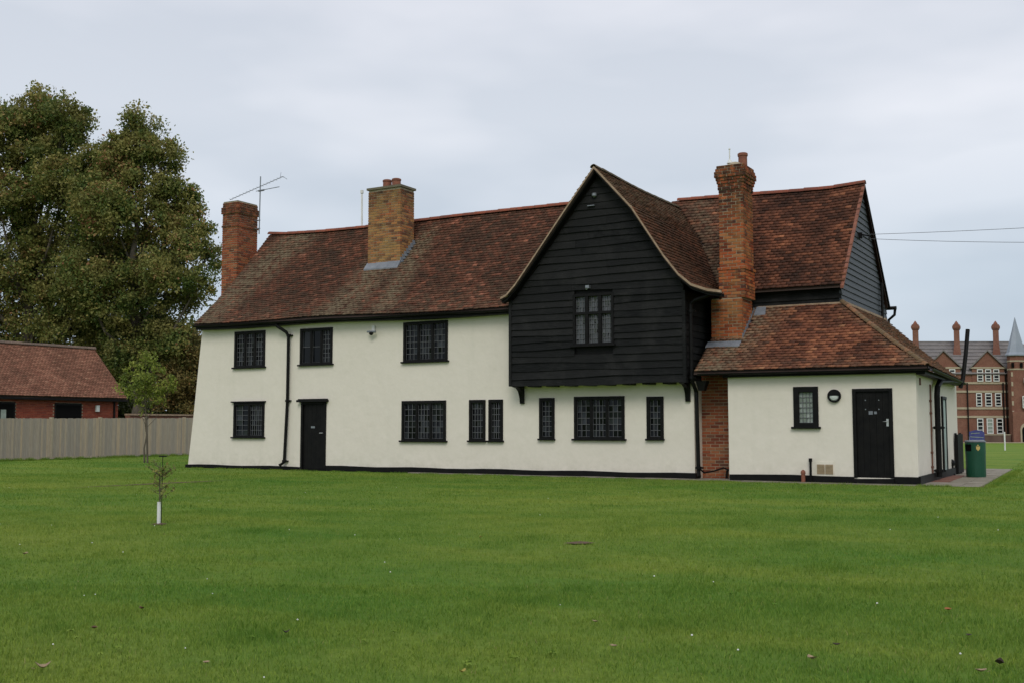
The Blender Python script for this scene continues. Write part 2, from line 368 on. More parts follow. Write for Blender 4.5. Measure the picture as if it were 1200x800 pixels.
# clover heads and daisies sprinkled in the grass
mb = MB()
for k in range(45):
    Z = random.uniform(5, 24); x = random.uniform(-.5, .5) * Z; p = FH * Z + RH * x
    if not in_lawn(np.array([p[0]]), np.array([p[1]]))[0]: continue
    s = random.uniform(.004, .0075); zz = float(gz(p[0], p[1])) + random.uniform(.025, .045)
    mb.lathe((p[0], p[1], zz), [(s * .4, -s * .5), (s, 0), (s * .8, s * .6), (s * .2, s)], 7)
o = mb.build('clover_flowers', 'white', None, 'stuff'); tag(o, 'tiny white clover heads scattered through the mown grass', 'flowers')
mb = MB()
for k in range(130):
    Z = random.uniform(4.6, 15); x = random.uniform(-.52, .52) * Z
    p = FH * Z + RH * x
    if sines(p[0] * 1.5, p[1] * 1.5, 1, 21) < .05: continue
    zz = float(gz(p[0], p[1])) + .016
    for q in range(random.randint(5, 8)):
        a = random.uniform(0, 6.28); L = random.uniform(.02, .04); wd = L * .26
        d = np.array([math.cos(a), math.sin(a), 0]); s_ = np.array([-d[1], d[0], 0]) * wd; c0 = np.array([p[0], p[1], zz])
        mb.add([c0, c0 + d * L * .5 + s_ + (0, 0, .014), c0 + d * L + (0, 0, .008), c0 + d * L * .5 - s_ + (0, 0, .014)], [(0, 1, 2, 3)], random.uniform(.3, .8))
o = mb.build('lawn_weeds', 'blade', None, 'stuff'); tag(o, 'low rosettes of broad leaved weeds growing in the lawn', 'weeds')

# fallen leaves, one by one
leafm = {}
for nm, col in (('brown', (.12, .06, .03)), ('tan', (.33, .24, .14)), ('orange', (.38, .13, .04)), ('dark', (.035, .02, .012)), ('yellow', (.34, .28, .06))):
    leafm[nm] = varied('leaf_' + nm, col, tuple(c * .6 for c in col), 40, .7)
def fallen(x, y, s, kind, label, a, curl=.3):
    mb = MB(); n = 7; up = []; dn = []
    d = np.array([math.cos(a), math.sin(a), 0]); sd = np.array([-d[1], d[0], 0]); z = float(gz(x, y)) + .032; c0 = np.array([x, y, z])
    cen = []
    for k in range(n):
        t = k / (n - 1); wd = s * .36 * math.sin(math.pi * min(1, t * .93 + .05)) ** .8 * (1 + .12 * (k % 2)); zc = curl * s * (t - .5) ** 2 * 2
        cen.append(c0 + d * s * (t - .5) + (0, 0, zc)); up.append(cen[-1] + sd * wd + (0, 0, wd * .5)); dn.append(cen[-1] - sd * wd + (0, 0, wd * .4))
    fs = []
    for k in range(n - 1): fs += [(k, k + 1, n + k + 1, n + k), (k, 2 * n + k, 2 * n + k + 1, k + 1)]
    mb.add(cen + up + dn, fs)
    mb.tube([c0 - d * s * .5, c0 - d * s * .75 + sd * .004 + (0, 0, .006)], s * .018, 5)
    o = mb.build('fallen_leaf', leafm[kind]); tag(o, label, 'leaf', 'fallen leaves on the lawn'); return o
LV = [(-5.66, 4.69, .075, 'brown', 'brown curled leaf standing upright in the grass at lower left'),
 (-6.01, 5.37, .06, 'brown', 'reddish brown leaf on the lawn left of the middle foreground'),
 (-4.95, 3.79, .10, 'tan', 'pale tan leaf on the grass near the bottom left corner'),
 (-4.33, 4.31, .06, 'tan', 'light tan leaf at the bottom edge, left of centre'),
 (-4.55, 5.18, .06, 'dark', 'small dark leaf on the lawn, right of the reddish brown leaf'),
 (-9.6, 7.1, .09, 'tan', 'pale leaf lying at the far left of the lawn'),
 (-3.09, 6.44, .06, 'tan', 'small tan leaf in the grass right of centre foreground'),
 (-2.66, 5.78, .06, 'tan', 'cream leaf beside a dark weed patch right of centre'),
 (-3.05, 4.8, .055, 'yellow', 'yellowish leaf at the bottom edge near the centre'),
 (-1.59, 5.96, .085, 'tan', 'pink tan leaf lying flat at the bottom right of centre'),
 (-1.57, 6.41, .06, 'dark', 'dark round leaf just behind the pink tan leaf'),
 (-1.21, 8.0, .08, 'orange', 'bright orange leaf on the lawn at the right'),
 (-.96, 7.08, .06, 'dark', 'small black brown leaf right of the orange leaf'),
 (-.77, 6.06, .08, 'tan', 'pale leaf at the bottom right corner of the lawn'),
 (-.71, 6.3, .085, 'dark', 'large dark leaf near the bottom right corner'),
 (-6.63, 10.81, .07, 'yellow', 'pale speck of a leaf in the middle of the lawn')]
for k, (x, y, s, kd, lb) in enumerate(LV): fallen(x, y, s * .75, kd, lb, random.uniform(0, 6.28), random.uniform(.2, .9))
# worn soil patches, plus a thin strip painting a ditch's shadow line
MAT['soil'] = varied('bare_soil', (.075, .05, .028), (.12, .075, .045), 14, .95, .6, 60)
def soil(cx, cy, rx, ry, ang=0, name='soil_shade_patch'):
    mb = MB(); n = 26; pts = []
    for k in range(n):
        t = 2 * math.pi * k / n; r_ = 1 + random.uniform(-.25, .25); x = rx * r_ * math.cos(t); y = ry * r_ * math.sin(t)
        px = cx + x * math.cos(ang) - y * math.sin(ang); py = cy + x * math.sin(ang) + y * math.cos(ang); pts.append((px, py, float(gz(px, py)) + .013))
    mb.add([(cx, cy, float(gz(cx, cy)) + .030)] + pts, [(0, 1 + k, 1 + (k + 1) % n) for k in range(n)]); return mb.build(name, 'soil', None, 'structure')
soil(-11.24, 10.3, .10, .09); soil(-19.9, 18.2, .07, 2.1, -.13); soil(-5.44, 10.96, .16, .10, .5)  # the long narrow one is soil colour standing in for a shadow line

# ------------------------------------------------------------------ farmhouse
house = thing('farmhouse', (-18, 29.5, 0), 'long cream rendered farmhouse with black boarded jettied gable and old red tiled roofs', 'house')
# --- surfaces of the roofs, P(s, t): s metres along, t 0 eave .. 1 ridge
def main_ze(x): return np.interp(x, [-27.5, -15], [4.66, 4.55]) + .03 * np.sin(x * .8)
def main_zr(x): return np.interp(x, [-27.3, -26.3, -24.5, -22.6, -18.6, -14.4, -12], [8.23, 8.14, 8.07, 8.05, 8.08, 8.05, 7.35])
def P_main(s, t):
    y = 26.08 + 3.55 * t; zz = main_ze(s) + (main_zr(s) - main_ze(s)) * t - .12 * np.sin(np.pi * t) ** 1 + .05 * (1 - t) ** 6
    zz = zz + .022 * sines(s, y, 1.4, 5) * np.sin(np.pi * np.clip(t, 0, 1)) ** .5
    return np.stack([s + 0 * t, y + 0 * s, zz], -1)
def main_surf(y): return 4.6 + (y - 26.08) / 3.55 * 3.45 - .1
LV_ = np.array([(-15.08, 4.80), (-14.9, 4.87), (-14.62, 5.14), (-14.19, 5.67), (-13.16, 6.96), (-12.25, 8.07)])
RV_ = np.array([(-8.86, 4.60), (-9.2, 4.66), (-9.62, 4.82), (-9.95, 5.10), (-10.34, 5.60), (-11.2, 6.91), (-12.25, 8.07)])
def arc(pts):
    d = np.concatenate([[0], np.cumsum(np.hypot(*np.diff(pts, axis=0).T))]); return d / d[-1], d[-1]
aL, LL = arc(LV_); aR, LR = arc(RV_)
def P_cross(pts, a):
    def P(s, t):
        x = np.interp(t, a, pts[:, 0]) + .30 * (s - 25.6) / 5.3; z = np.interp(t, a, pts[:, 1]) - .20 * np.clip((s - 25.6) / 5.3, 0, 1.1) ** 1.5 - .08 * np.sin(np.pi * np.clip((s - 25.6) / 5.4, 0, 1)) * t + .02 * sines(s, x, 1.5, 8) * np.sin(np.pi * np.clip(t, 0, 1))
        return np.stack([x, s + 0 * t, z], -1)
    return P
P_cl, P_crr = P_cross(LV_, aL), P_cross(RV_, aR)
def cross_z(x, y):
    x = x - .30 * (y - 25.6) / 5.3
    zl = np.interp(x, LV_[:, 0], LV_[:, 1], left=-9); zr = np.interp(x, RV_[::-1, 0], RV_[::-1, 1], right=-9)
    return np.where(x < -12.25, zl, zr)
def P_right(s, t):
    y = 28.12 + 2.8 * t; zr = np.interp(s, [-12.2, -9, -7.5, -6.3], [8.10, 8.0, 7.96, 8.04]); ze = 4.90
    zz = ze + (zr - ze) * t - .06 * np.sin(np.pi * t) + .02 * sines(s, y, 1.5, 12) * np.sin(np.pi * np.clip(t, 0, 1)) ** .5
    return np.stack([s + 0 * t, y + 0 * s, zz], -1)
def P_annex(s, t):
    y = 25.98 + 2.37 * t; zz = 2.66 + 1.80 * t - .04 * np.sin(np.pi * t) + .03 * (1 - t) ** 6 + .018 * sines(s, y, 2, 15) * np.sin(np.pi * np.clip(t, 0, 1)) ** .5
    return np.stack([s + 0 * t, y + 0 * s, zz], -1)
def P_side(s, t):   # s = Y
    xe = -4.20 - .045 * (s - 26); x = xe + (-6.59 - xe) * t
    return np.stack([x, s + 0 * t, 2.66 - .006 * (s - 26) + (1.80 + .006 * (s - 26)) * t - .04 * np.sin(np.pi * t) + .03 * (1 - t) ** 6], -1)

def tiles(name, P, s0, s1, L, mat, parent, keep=None, moss=None, wid=.168, gauge=.122):
    nr = int(L / gauge); g = L / nr; nc = int((s1 - s0) / wid) + 1
    J, I = np.meshgrid(np.arange(nr), np.arange(nc), indexing='ij'); J = J.ravel(); I = I.ravel()
    s = s0 + (I + .5 * (J % 2)) * wid + rng.uniform(-.006, .006, len(I)); t = J * g / L + rng.uniform(-.005, .005, len(I)) / L
    k = (s > s0 - wid * .45) & (s < s1 + wid * .45); s = s[k]; t = t[k]; A0 = lambda v: np.clip(v, s0, s1)
    c = P(s, t)
    if keep is not None:
        k = keep(s, t, c); s = s[k]; t = t[k]; c = c[k]
    n = len(s); e = 1e-3
    ds = P(s + e, t) - P(s - e, t); dt = P(s, t + e) - P(s, t - e)
    nv = np.cross(ds, dt); nv *= np.sign(nv[:, 2:3]); nv /= np.linalg.norm(nv, axis=1)[:, None]
    hw = wid / 2 - .002; th = t + g * 1.18 / L; rot = rng.uniform(-.004, .004, n) / L
    lift = .037 + rng.uniform(0, .014, n); lh = .006 + rng.uniform(0, .003, n); tw = rng.uniform(-.005, .005, n)
    tl, tr = P(A0(s - hw), t + rot), P(A0(s + hw), t - rot); hl, hr = P(A0(s - hw), th + rot), P(A0(s + hw), th - rot)
    up = [tl + nv * (lift + tw)[:, None], tr + nv * (lift - tw)[:, None], hr + nv * lh[:, None], hl + nv * lh[:, None]]
    lo = [up[0] - nv * .026, up[1] - nv * .026, up[2] - nv * .012, up[3] - nv * .012]
    V = np.stack(up + lo, 1).reshape(-1, 3); b = np.arange(n)[:, None] * 8
    F = np.concatenate([b + np.array([[0, 1, 2, 3]]), b + np.array([[4, 5, 1, 0]]), b + np.array([[4, 0, 3, 7]]), b + np.array([[1, 5, 6, 2]])])
    # runs of replaced tiles share a tone
    cl = sines(c[:, 0] * 3 + c[:, 1], c[:, 2] * 4, 1.2, 31)
    jr = np.round(t * L / g).astype(int); ph = rng.uniform(0, 50, nr + 3)[np.clip(jr, 0, nr + 2)]
    run = .5 + .5 * np.sin(s * 5.1 + ph) * np.sin(s * 1.9 + ph * 2.3)
    rv = np.clip(.62 * rng.random(n) + .38 * run + .10 * cl, 0, 1); ms = moss(c) if moss else np.zeros(n)
    me = npmesh(name, V - c.mean(0), F, MAT[mat], np.tile(rv, 4), {'moss': np.tile(np.clip(ms, 0, 1), 4)})
    return link(name, me, parent, c.mean(0), 'stuff')
def deck(name, P, s0, s1, parent, keep=None, mat='deck', ns=28, ntt=8, thick=.07, t1=1.0, name2=None):
    S, T = np.meshgrid(np.linspace(s0, s1, ns), np.linspace(.0, t1, ntt), indexing='ij')
    if keep: S, T = keep(S, T)
    Q = P(S, T); A = Q + (0, 0, -.006); B = Q + (0, 0, -thick - .006); n = ns * ntt
    V = np.concatenate([A.reshape(-1, 3), B.reshape(-1, 3)]); i, j = np.meshgrid(np.arange(ns - 1), np.arange(ntt - 1), indexing='ij'); q = (i * ntt + j).ravel()
    F = [np.stack([q, q + ntt, q + ntt + 1, q + 1], -1), np.stack([q + 1, q + ntt + 1, q + ntt, q], -1) + n]
    ed = lambda a: np.stack([a[:-1], a[1:], a[1:] + n, a[:-1] + n], -1)
    F += [ed(np.arange(ntt)), ed(np.arange(ntt) + (ns - 1) * ntt), ed(np.arange(ns) * ntt), ed(np.arange(ns) * ntt + ntt - 1)]
    c = V.mean(0); me = npmesh(name, V - c, np.concatenate(F), MAT[mat]); return link(name, me, parent, c)
def ridge_run(P0, n, parent, mat, name='ridge_tile', rr=.115, arc_=math.pi * .95, frac=1.0):
    """n half-round ridge tiles following the curve P0(t), t 0..1"""
    for k in range(n):
        a = np.array(P0(k / n)); b = np.array(P0((k + 1) / n)); d = b - a; L = np.linalg.norm(d); d /= L
        sd = np.cross(d, (0, 0, 1)); sd /= np.linalg.norm(sd); up = np.cross(sd, d)
        mb = MB(); m = 8; vs = []; ra = rr * random.uniform(.96, 1.05)
        for e_, (p, r0) in enumerate(((a + d * .006, ra), (b + d * .012, ra * .93))):
            for r1 in (r0, r0 - .016):
                for q in range(m):
                    th = math.pi / 2 + arc_ * (q / (m - 1) - .5); vs.append(p + sd * math.cos(th) * r1 + up * (math.sin(th) * r1 - rr * .42 + random.uniform(-.002, .002)))
        fs = []
        for q in range(m - 1):
            fs += [(q, q + 1, 2 * m + q + 1, 2 * m + q), (m + q + 1, m + q, 3 * m + q, 3 * m + q + 1), (q + 1, q, m + q, m + q + 1), (2 * m + q, 2 * m + q + 1, 3 * m + q + 1, 3 * m + q)]
        mb.add(vs, fs); mb.build(name, mat, parent, smooth=False)

def d_seg(c, ax, az, bx, bz):   # distance in x,z plane to a segment
    p = c[:, [0, 2]]; a = np.array([ax, az]); b = np.array([bx, bz]); t = np.clip(((p - a) @ (b - a)) / ((b - a) @ (b - a)), 0, 1)
    return np.linalg.norm(p - (a + t[:, None] * (b - a)), axis=1)
roof = deck('roof', P_main, -27.08, -12.4, house, ns=50); roof['label'] = 'long sagging main roof of dark red brown tiles'
def back(P, yr):   # mirrored rear slope
    def Q(s, t): p = P(s, t).copy(); p[..., 1] = 2 * yr - p[..., 1]; return p
    return Q
chM = (-21.47, -20.2, 28.05, 28.8); chR = (-9.45, -8.80, 27.25, 28.05)
def keep_main(s, t, c):
    k = ~((cross_z(c[:, 0], c[:, 1]) > c[:, 2] + .12) & (c[:, 0] > -15.1) & (c[:, 1] > 25.6))
    return k & ~((c[:, 0] > chM[0] - .02) & (c[:, 0] < chM[1] + .02) & (c[:, 1] > chM[2]) & (c[:, 1] < chM[3]))
def moss_main(c):
    m = np.clip(1 - d_seg(c, -21.3, 4.8, -20.9, 6.6) / 1.0, 0, 1) * 1.1 + np.clip(1 - d_seg(c, -26.9, 5.0, -25.6, 7.9) / 1.1, 0, 1) * 1.1 + np.clip(1 - d_seg(c, -19.6, 5.0, -19.9, 7.4) / .55, 0, 1)
    return m + .18 + .25 * np.clip(5.6 - c[:, 2], 0, 1)
tiles('roof_tiles', P_main, -27.08, -11.9, 4.95, 't_main', roof, keep_main, moss_main)
deck('roof_back', back(P_main, 29.62), -27.08, -11.6, roof, ns=30, mat='t_main')
ridge_run(lambda t: (-27.1 + 14.8 * t, 29.62, float(main_zr(-27.1 + 14.8 * t)) + .05), 34, roof, 'ridge')
# cross wing
XM = lambda y: np.interp(y, [25.6, 26.2, 27.1], [-8.85, -9.05, -9.44])
croof = deck('roof', P_cl, 25.58, 30.9, house, ns=20, ntt=12); croof['label'] = 'steep olive brown tiled roof of the jettied gable wing'
def kcr(S, T):
    tm = np.interp(-XM(S) + .30 * (S - 25.6) / 5.3, -RV_[:, 0], aR); return S, np.maximum(T, tm)
deck('roof_slope', P_crr, 25.58, 30.9, croof, keep=kcr, ns=40, ntt=24)
def keep_cl(s, t, c): return ~((main_surf(c[:, 1]) > c[:, 2] + .2) & (c[:, 1] > 26.2))
def keep_cr(s, t, c):
    a = ~((c[:, 1] > 28.3) & (4.90 + (c[:, 1] - 28.12) / 2.8 * 3.08 > c[:, 2] + .15))
    a = a & (c[:, 0] < XM(c[:, 1]) + .03)
    return a & ~((c[:, 0] > chR[0] - .02) & (c[:, 0] < chR[1] + .02) & (c[:, 1] > chR[2] - .02) & (c[:, 1] < chR[3]))
tiles('roof_tiles', P_cl, 25.6, 30.9, LL, 't_cross', croof, keep_cl, lambda c: .4 + 0 * c[:, 0])
tiles('roof_tiles', P_crr, 25.6, 30.9, LR, 't_cross', croof, keep_cr, lambda c: .12 + .6 * np.clip(1 - np.abs(c[:, 2] - 7.6), 0, 1))
ridge_run(lambda t: tuple(P_crr(np.array(25.55 + 5.3 * t), np.array(1.0)) + (0, 0, .02)), 12, croof, 'ridge_old', rr=.10)
# right block
rroof = deck('roof', P_right, -12.2, -6.52, house, ns=26); rroof['label'] = 'red and orange tiled roof of the rear right wing'
def keep_r(s, t, c):
    k = ~((cross_z(c[:, 0], c[:, 1]) > c[:, 2] + .15))
    return k
tiles('roof_tiles', P_right, -12.2, -6.50, 4.18, 't_right', rroof, keep_r, lambda c: .7 * np.clip(1 - d_seg(c, -11.3, 7.9, -9.9, 5.2) / .7, 0, 1))
deck('roof_back', back(P_right, 30.92), -12.2, -6.52, rroof, ns=20, mat='t_right')
ridge_run(lambda t: (-12.0 + 5.50 * t, 30.92, float(P_right(np.array(-12.0 + 5.50 * t), np.array(1.0))[2]) + .045), 13, rroof, 'ridge')
# annex roof, hipped round the corner
def kd(S, T):
    lim = -4.22 - 2.40 * T; return np.minimum(S, lim), T
aroof = deck('roof', P_annex, -9.72, -4.2, house, keep=kd, ns=30); aroof['label'] = 'low hipped roof of bright orange red tiles over the right extension'
def kd2(S, T):
    lim = 26.0 + 2.33 * T; return np.maximum(S, lim), T
deck('roof_slope', P_side, 26.0, 33.7, aroof, keep=kd2, ns=30)
def keep_a(s, t, c): return (c[:, 0] < -4.24 - 2.40 * t) & ~((c[:, 0] > -9.70) & (c[:, 0] < -8.86) & (c[:, 1] > 27.2))
tiles('roof_tiles', P_annex, -9.70, -4.2, 2.98, 't_annex', aroof, keep_a,
      lambda c: 1.0 * np.clip(1 - d_seg(c, -8.6, 4.4, -9.3, 2.7) / .95, 0, 1) + .6 * np.clip(1 - d_seg(c, -4.3, 2.7, -6.4, 4.4) / .35, 0, 1) + .25 * np.clip(3.0 - c[:, 2], 0, .3) * 3)
tiles('roof_tiles', P_side, 26.0, 33.7, 2.9, 't_annex', aroof, lambda s, t, c: c[:, 1] > 26.02 + 2.33 * t, lambda c: .55 + 0 * c[:, 0])
ridge_run(lambda t: (-4.20 - 2.39 * t, 25.98 + 2.33 * t, 2.70 + 1.80 * t - .04 * math.sin(math.pi * t)), 26, aroof, 'hipt', 'hip_tile', .078, math.pi * .8)

# --- walls
def wall_grid(name, x0, x1, z0, z1, y, holes, parent, mat='render', lean=None, depth=.16, step=.45, skip=None):
    cx = sorted(set([x0, x1] + [h[0] for h in holes] + [h[1] for h in holes])); cz = sorted(set([z0, z1] + [h[2] for h in holes] + [h[3] for h in holes]))
    def sub(c):
        o = []
        for a, b in zip(c, c[1:]):
            n = max(1, int((b - a) / step)); o += [a + (b - a) * k / n for k in range(n)]
        return o + [c[-1]]
    cx, cz = sub(cx), sub(cz); mb = MB(); idx = {}; vs = []; fs = []
    def vid(i, k, d=0):
        if (i, k, d) not in idx:
            x, z = cx[i], cz[k]; yy = y + .012 * float(sines(np.array(x), np.array(z), 1.3, 41))
            if lean: x = lean(x, z)
            idx[(i, k, d)] = len(vs); vs.append((x, yy + d, z))
        return idx[(i, k, d)]
    inh = lambda a, b: any(h[0] - 1e-6 <= a <= h[1] + 1e-6 and h[2] - 1e-6 <= b <= h[3] + 1e-6 for h in holes)
    cell = {}
    for i in range(len(cx) - 1):
        for k in range(len(cz) - 1): cell[(i, k)] = not inh((cx[i] + cx[i + 1]) / 2, (cz[k] + cz[k + 1]) / 2)
    for (i, k), full in cell.items():
        if full: fs.append((vid(i, k), vid(i + 1, k), vid(i + 1, k + 1), vid(i, k + 1)))
        for (di, dk, a, b) in ((-1, 0, (i, k), (i, k + 1)), (1, 0, (i + 1, k + 1), (i + 1, k)), (0, -1, (i + 1, k), (i, k)), (0, 1, (i, k + 1), (i + 1, k + 1))):
            if full and not cell.get((i + di, k + dk), False):
                fs.append((vid(*a), vid(*b), vid(*b, depth), vid(*a, depth)))
    mb.add(vs, fs, .5); return mb.build(name, mat, parent)
D = 26.4
WIN = dict(W1=(-25.56, -24.24, 3.24, 4.40), W2=(-22.80, -21.51, 3.25, 4.37), W3=(-18.86, -17.30, 3.22, 4.38), W4=(-25.54, -24.22, 1.01, 2.12), W5=(-18.90, -17.35, .93, 2.09),
           W6a=(-16.57, -16.03, .94, 2.09), W6b=(-15.93, -15.46, .94, 2.09), W7=(-14.32, -13.85, 1.0, 2.11), W8=(-13.26, -11.79, 1.0, 2.13), W9=(-11.17, -10.70, 1.01, 2.10))
DOOR = (-22.72, -21.72, .0, 2.10)
holes = [(a + .04, b - .04, c + .04, d - .04) for a, b, c, d in WIN.values()] + [(DOOR[0] + .05, DOOR[1] - .05, .0, 2.06)]
lean = lambda x, z: min(x, -9.97 if z > 2.5 else 0) if x > -25.6 else x + (x + 25.6) / 2.2 * (-.70) * (z - 2.3) / 4.6 * 1.0
wall = wall_grid('wall', -27.28, -9.88, 0, 4.58, D, holes, house, lean=lean)
# left end wall, rear wall and the rendered right return
mb = MB(); mb.add([(-27.53, D + .002, 0), (-27.53, 32.8, 0), (-26.98, 32.8, 4.6), (-26.98, 29.6, 8.0), (-26.98, D + .002, 4.55)], [(0, 1, 2, 3, 4)], .5); mb.build('end_wall', 'render', house)
mb = MB(); mb.box(-27.4, -6.7, 32.75, 32.85, 0, 4.7); mb.build('rear_wall', 'render', house)
mb = MB(); mb.box(-9.98, -9.882, D + .005, 27.05, .0, 2.47); mb.build('return_wall', 'render', house)
# plinth
def plinth(x0, x1, y, z1, name='plinth', dy=.05):
    mb = MB(); n = max(2, int((x1 - x0) / .6)); xs_ = np.linspace(x0, x1, n + 1)
    for a, b in zip(xs_, xs_[1:]):
        za = z1 + .012 * math.sin(a * 2.3); zb = z1 + .012 * math.sin(b * 2.3)
        mb.hexa([(a, y - dy, -.2), (b, y - dy, -.2), (b, y + .1, -.2), (a, y + .1, -.2), (a, y - dy, za), (b, y - dy, zb), (b, y + .1, zb), (a, y + .1, za)])
    return mb.build(name, 'black', house)
plinth(-27.62, DOOR[0] - .03, D, .115); plinth(DOOR[1] + .03, -9.84, D, .16)
mb = MB(); mb.box(-27.6, -27.52, D, 32.8, -.2, .115); mb.build('plinth', 'black', house)
# concrete edging in front of the plinth
MAT['conc'] = varied('weathered_concrete', (.27, .24, .19), (.17, .15, .11), 3, .9, .4, 50)
edge_o = bpy.data.objects.new('concrete_edging', None); C.objects.link(edge_o); edge_o.location = (-12, 26.2, 0); WORLD[edge_o.name] = Vector((-12, 26.2, 0)); edge_o['kind'] = 'structure'
x = -18.5
while x < -4.5:
    L = random.uniform(.85, .95); x1 = min(x + L, -4.42); y1 = (D - .05) if x < -9.0 else 26.10; mb = MB()
    mb.box(x, x1 - .008, y1 - .20 - .05 * (x > -15) + random.uniform(-.02, .02), y1 - .002, -.05, .022 + random.uniform(0, .008)); mb.build('edging_slab', 'conc', edge_o); x = x1 + .004
    if x1 >= -4.43: break

def window(x0, x1, z0, z1, y, lights, parent=house, cols=3, rows=6, hood=False, sill=.05, transom=None, plain=(), glass='glass', fw=.085, proud=.03, mull=.075):
    mb = MB(); f = y - proud; b = y + .09
    mb.box(x0, x0 + fw, f, b, z0, z1); mb.box(x1 - fw, x1, f, b, z0, z1)
    mb.box(x0 + fw, x1 - fw, f, b, z1 - fw, z1); mb.box(x0 + fw, x1 - fw, f, b, z0, z0 + fw * .8)
    lx0, lx1 = x0 + fw, x1 - fw; lz0, lz1 = z0 + fw * .8, z1 - fw; wl = (lx1 - lx0 - mull * (lights - 1)) / lights
    for k in range(1, lights): a = lx0 + k * wl + (k - 1) * mull; mb.box(a, a + mull, f + .008, b, lz0, lz1)
    if transom: mb.box(lx0, lx1, f + .004, b, transom - .035, transom + .035)
    fr = mb.build('window', 'black', parent, bevel=.004)
    if sill: ms = MB(); ms.box(x0 - sill, x1 + sill, y - proud - .06, y + .02, z0 - .035, z0 + .012); ms.build('sill', 'black', fr, bevel=.005)
    if hood: ms = MB(); ms.box(x0 - .07, x1 + .05, y - proud - .06, y + .02, z1, z1 + .04); ms.build('hood', 'black', fr)
    gl = MB(); ld = MB(); segs = [(lz0, lz1)] if not transom else [(lz0, transom - .035), (transom + .035, lz1)]
    for k in range(lights):
        a = lx0 + k * (wl + mull); w_ = wl
        c = cols if isinstance(cols, int) else cols[k]; plain_l = k in plain
        gl = MB()
        for (q0, q1) in segs:
            nr = rows if not transom else max(2, round(rows * (q1 - q0) / (lz1 - lz0)))
            cs = 16 / 100; c_ = 1 if plain_l else c; nr_ = 2 if plain_l else nr
            # light's own thin casement
            ld_m = .018
            for i in range(c_):
                for j in range(nr_):
                    p0, p1 = a + w_ * i / c_, a + w_ * (i + 1) / c_; r0, r1 = q0 + (q1 - q0) * j / nr_, q0 + (q1 - q0) * (j + 1) / nr_
                    ty, tz, k0 = random.gauss(0, .004), random.gauss(0, .004), y + .045
                    g1 = MB() if plain_l else gl
                    g1.add([(p0, k0 - ty - tz, r0), (p1, k0 + ty - tz, r0), (p1, k0 + ty + tz, r1), (p0, k0 - ty + tz, r1)], [(0, 1, 2, 3)])
                    if plain_l: g1.build('pane', glass, fr)
            t_ = .006
            for i in range(0, c_ + 1): p = a + w_ * i / c_; ld.box(p - t_, p + t_, y + .022, y + .034, q0, q1)
            for j in range(0, nr_ + 1): p = q0 + (q1 - q0) * j / nr_; ld.box(a, a + w_, y + .020, y + .030, p - t_, p + t_)
        if gl.v: gl.build('leaded_glass', glass, fr, 'stuff')
    ld.build('leading', 'lead', fr)
    bk = MB(); bk.box(x0 + .02, x1 - .02, y + .10, y + .12, z0 + .02, z1 - .02); bk.build('backing', 'dark', fr)
    return fr
a = WIN
window(*a['W1'], D, 3, cols=3, rows=7); window(*a['W2'], D, 3, cols=3, rows=7, plain=(0, 1)); window(*a['W3'], D, 3, cols=(3, 4, 3), rows=6)
window(*a['W4'], D, 2, cols=(2, 6), rows=6, hood=True); window(*a['W5'], D, 3, cols=(3, 4, 3), rows=6)
window(*a['W6a'], D, 1, cols=4, rows=6, sill=.03); window(*a['W6b'], D, 1, cols=4, rows=6, sill=.03)
window(*a['W7'], D, 1, cols=3, rows=7, sill=.02); window(*a['W8'], D, 3, cols=(3, 4, 3), rows=6); window(*a['W9'], D, 1, cols=3, rows=6, sill=.02)

# front door in the main range
def door(x0, x1, z0, z1, y, planks=5, label=None, lint=True):
    mb = MB(); mb.box(x0, x0 + .08, y - .03, y + .12, z0, z1); mb.box(x1 - .08, x1, y - .03, y + .12, z0, z1); mb.box(x0 + .08, x1 - .08, y - .03, y + .12, z1 - .07, z1)
    d = mb.build('door', 'black', house, bevel=.004)
    if label: d['label'] = label
    wl = (x1 - x0 - .16) / planks
    for k in range(planks):
        pb = MB(); pb.box(x0 + .08 + k * wl + .0015, x0 + .08 + (k + 1) * wl - .0015, y + .02 + random.uniform(0, .003), y + .06, z0 + .01, z1 - .075); pb.build('plank', 'black', d, bevel=.003)
    bk = MB(); bk.box(x0 + .05, x1 - .05, y + .06, y + .08, z0, z1 - .05); bk.build('door_back', 'black', d)
    return d
d1 = door(*DOOR[:2], .03, 2.1, D, label='black plank door under a projecting lintel')
mb = MB(); mb.box(DOOR[0] - .08, DOOR[1] + .08, D - .16, D + .02, 2.10, 2.17); mb.box(DOOR[0] - .05, DOOR[1] + .05, D - .12, D + .02, 2.17, 2.20); mb.build('lintel', 'black', d1, bevel=.006)
mb = MB(); mb.box(DOOR[0], DOOR[1], D - .06, D + .02, -.1, .03); mb.build('threshold', 'black', d1)
mb = MB(); mb.tube([(-21.87, D + .02, 1.15), (-21.87, D - .03, 1.15)], .018, 8); mb.tube([(-21.87, D - .03, 1.15), (-21.97, D - .03, 1.15)], .011, 8); mb.build('handle', 'silver', d1)
mb = MB(); mb.box(-22.33, -22.18, D + .005, D + .022, 1.30, 1.36); mb.build('letterbox', 'steel', d1)

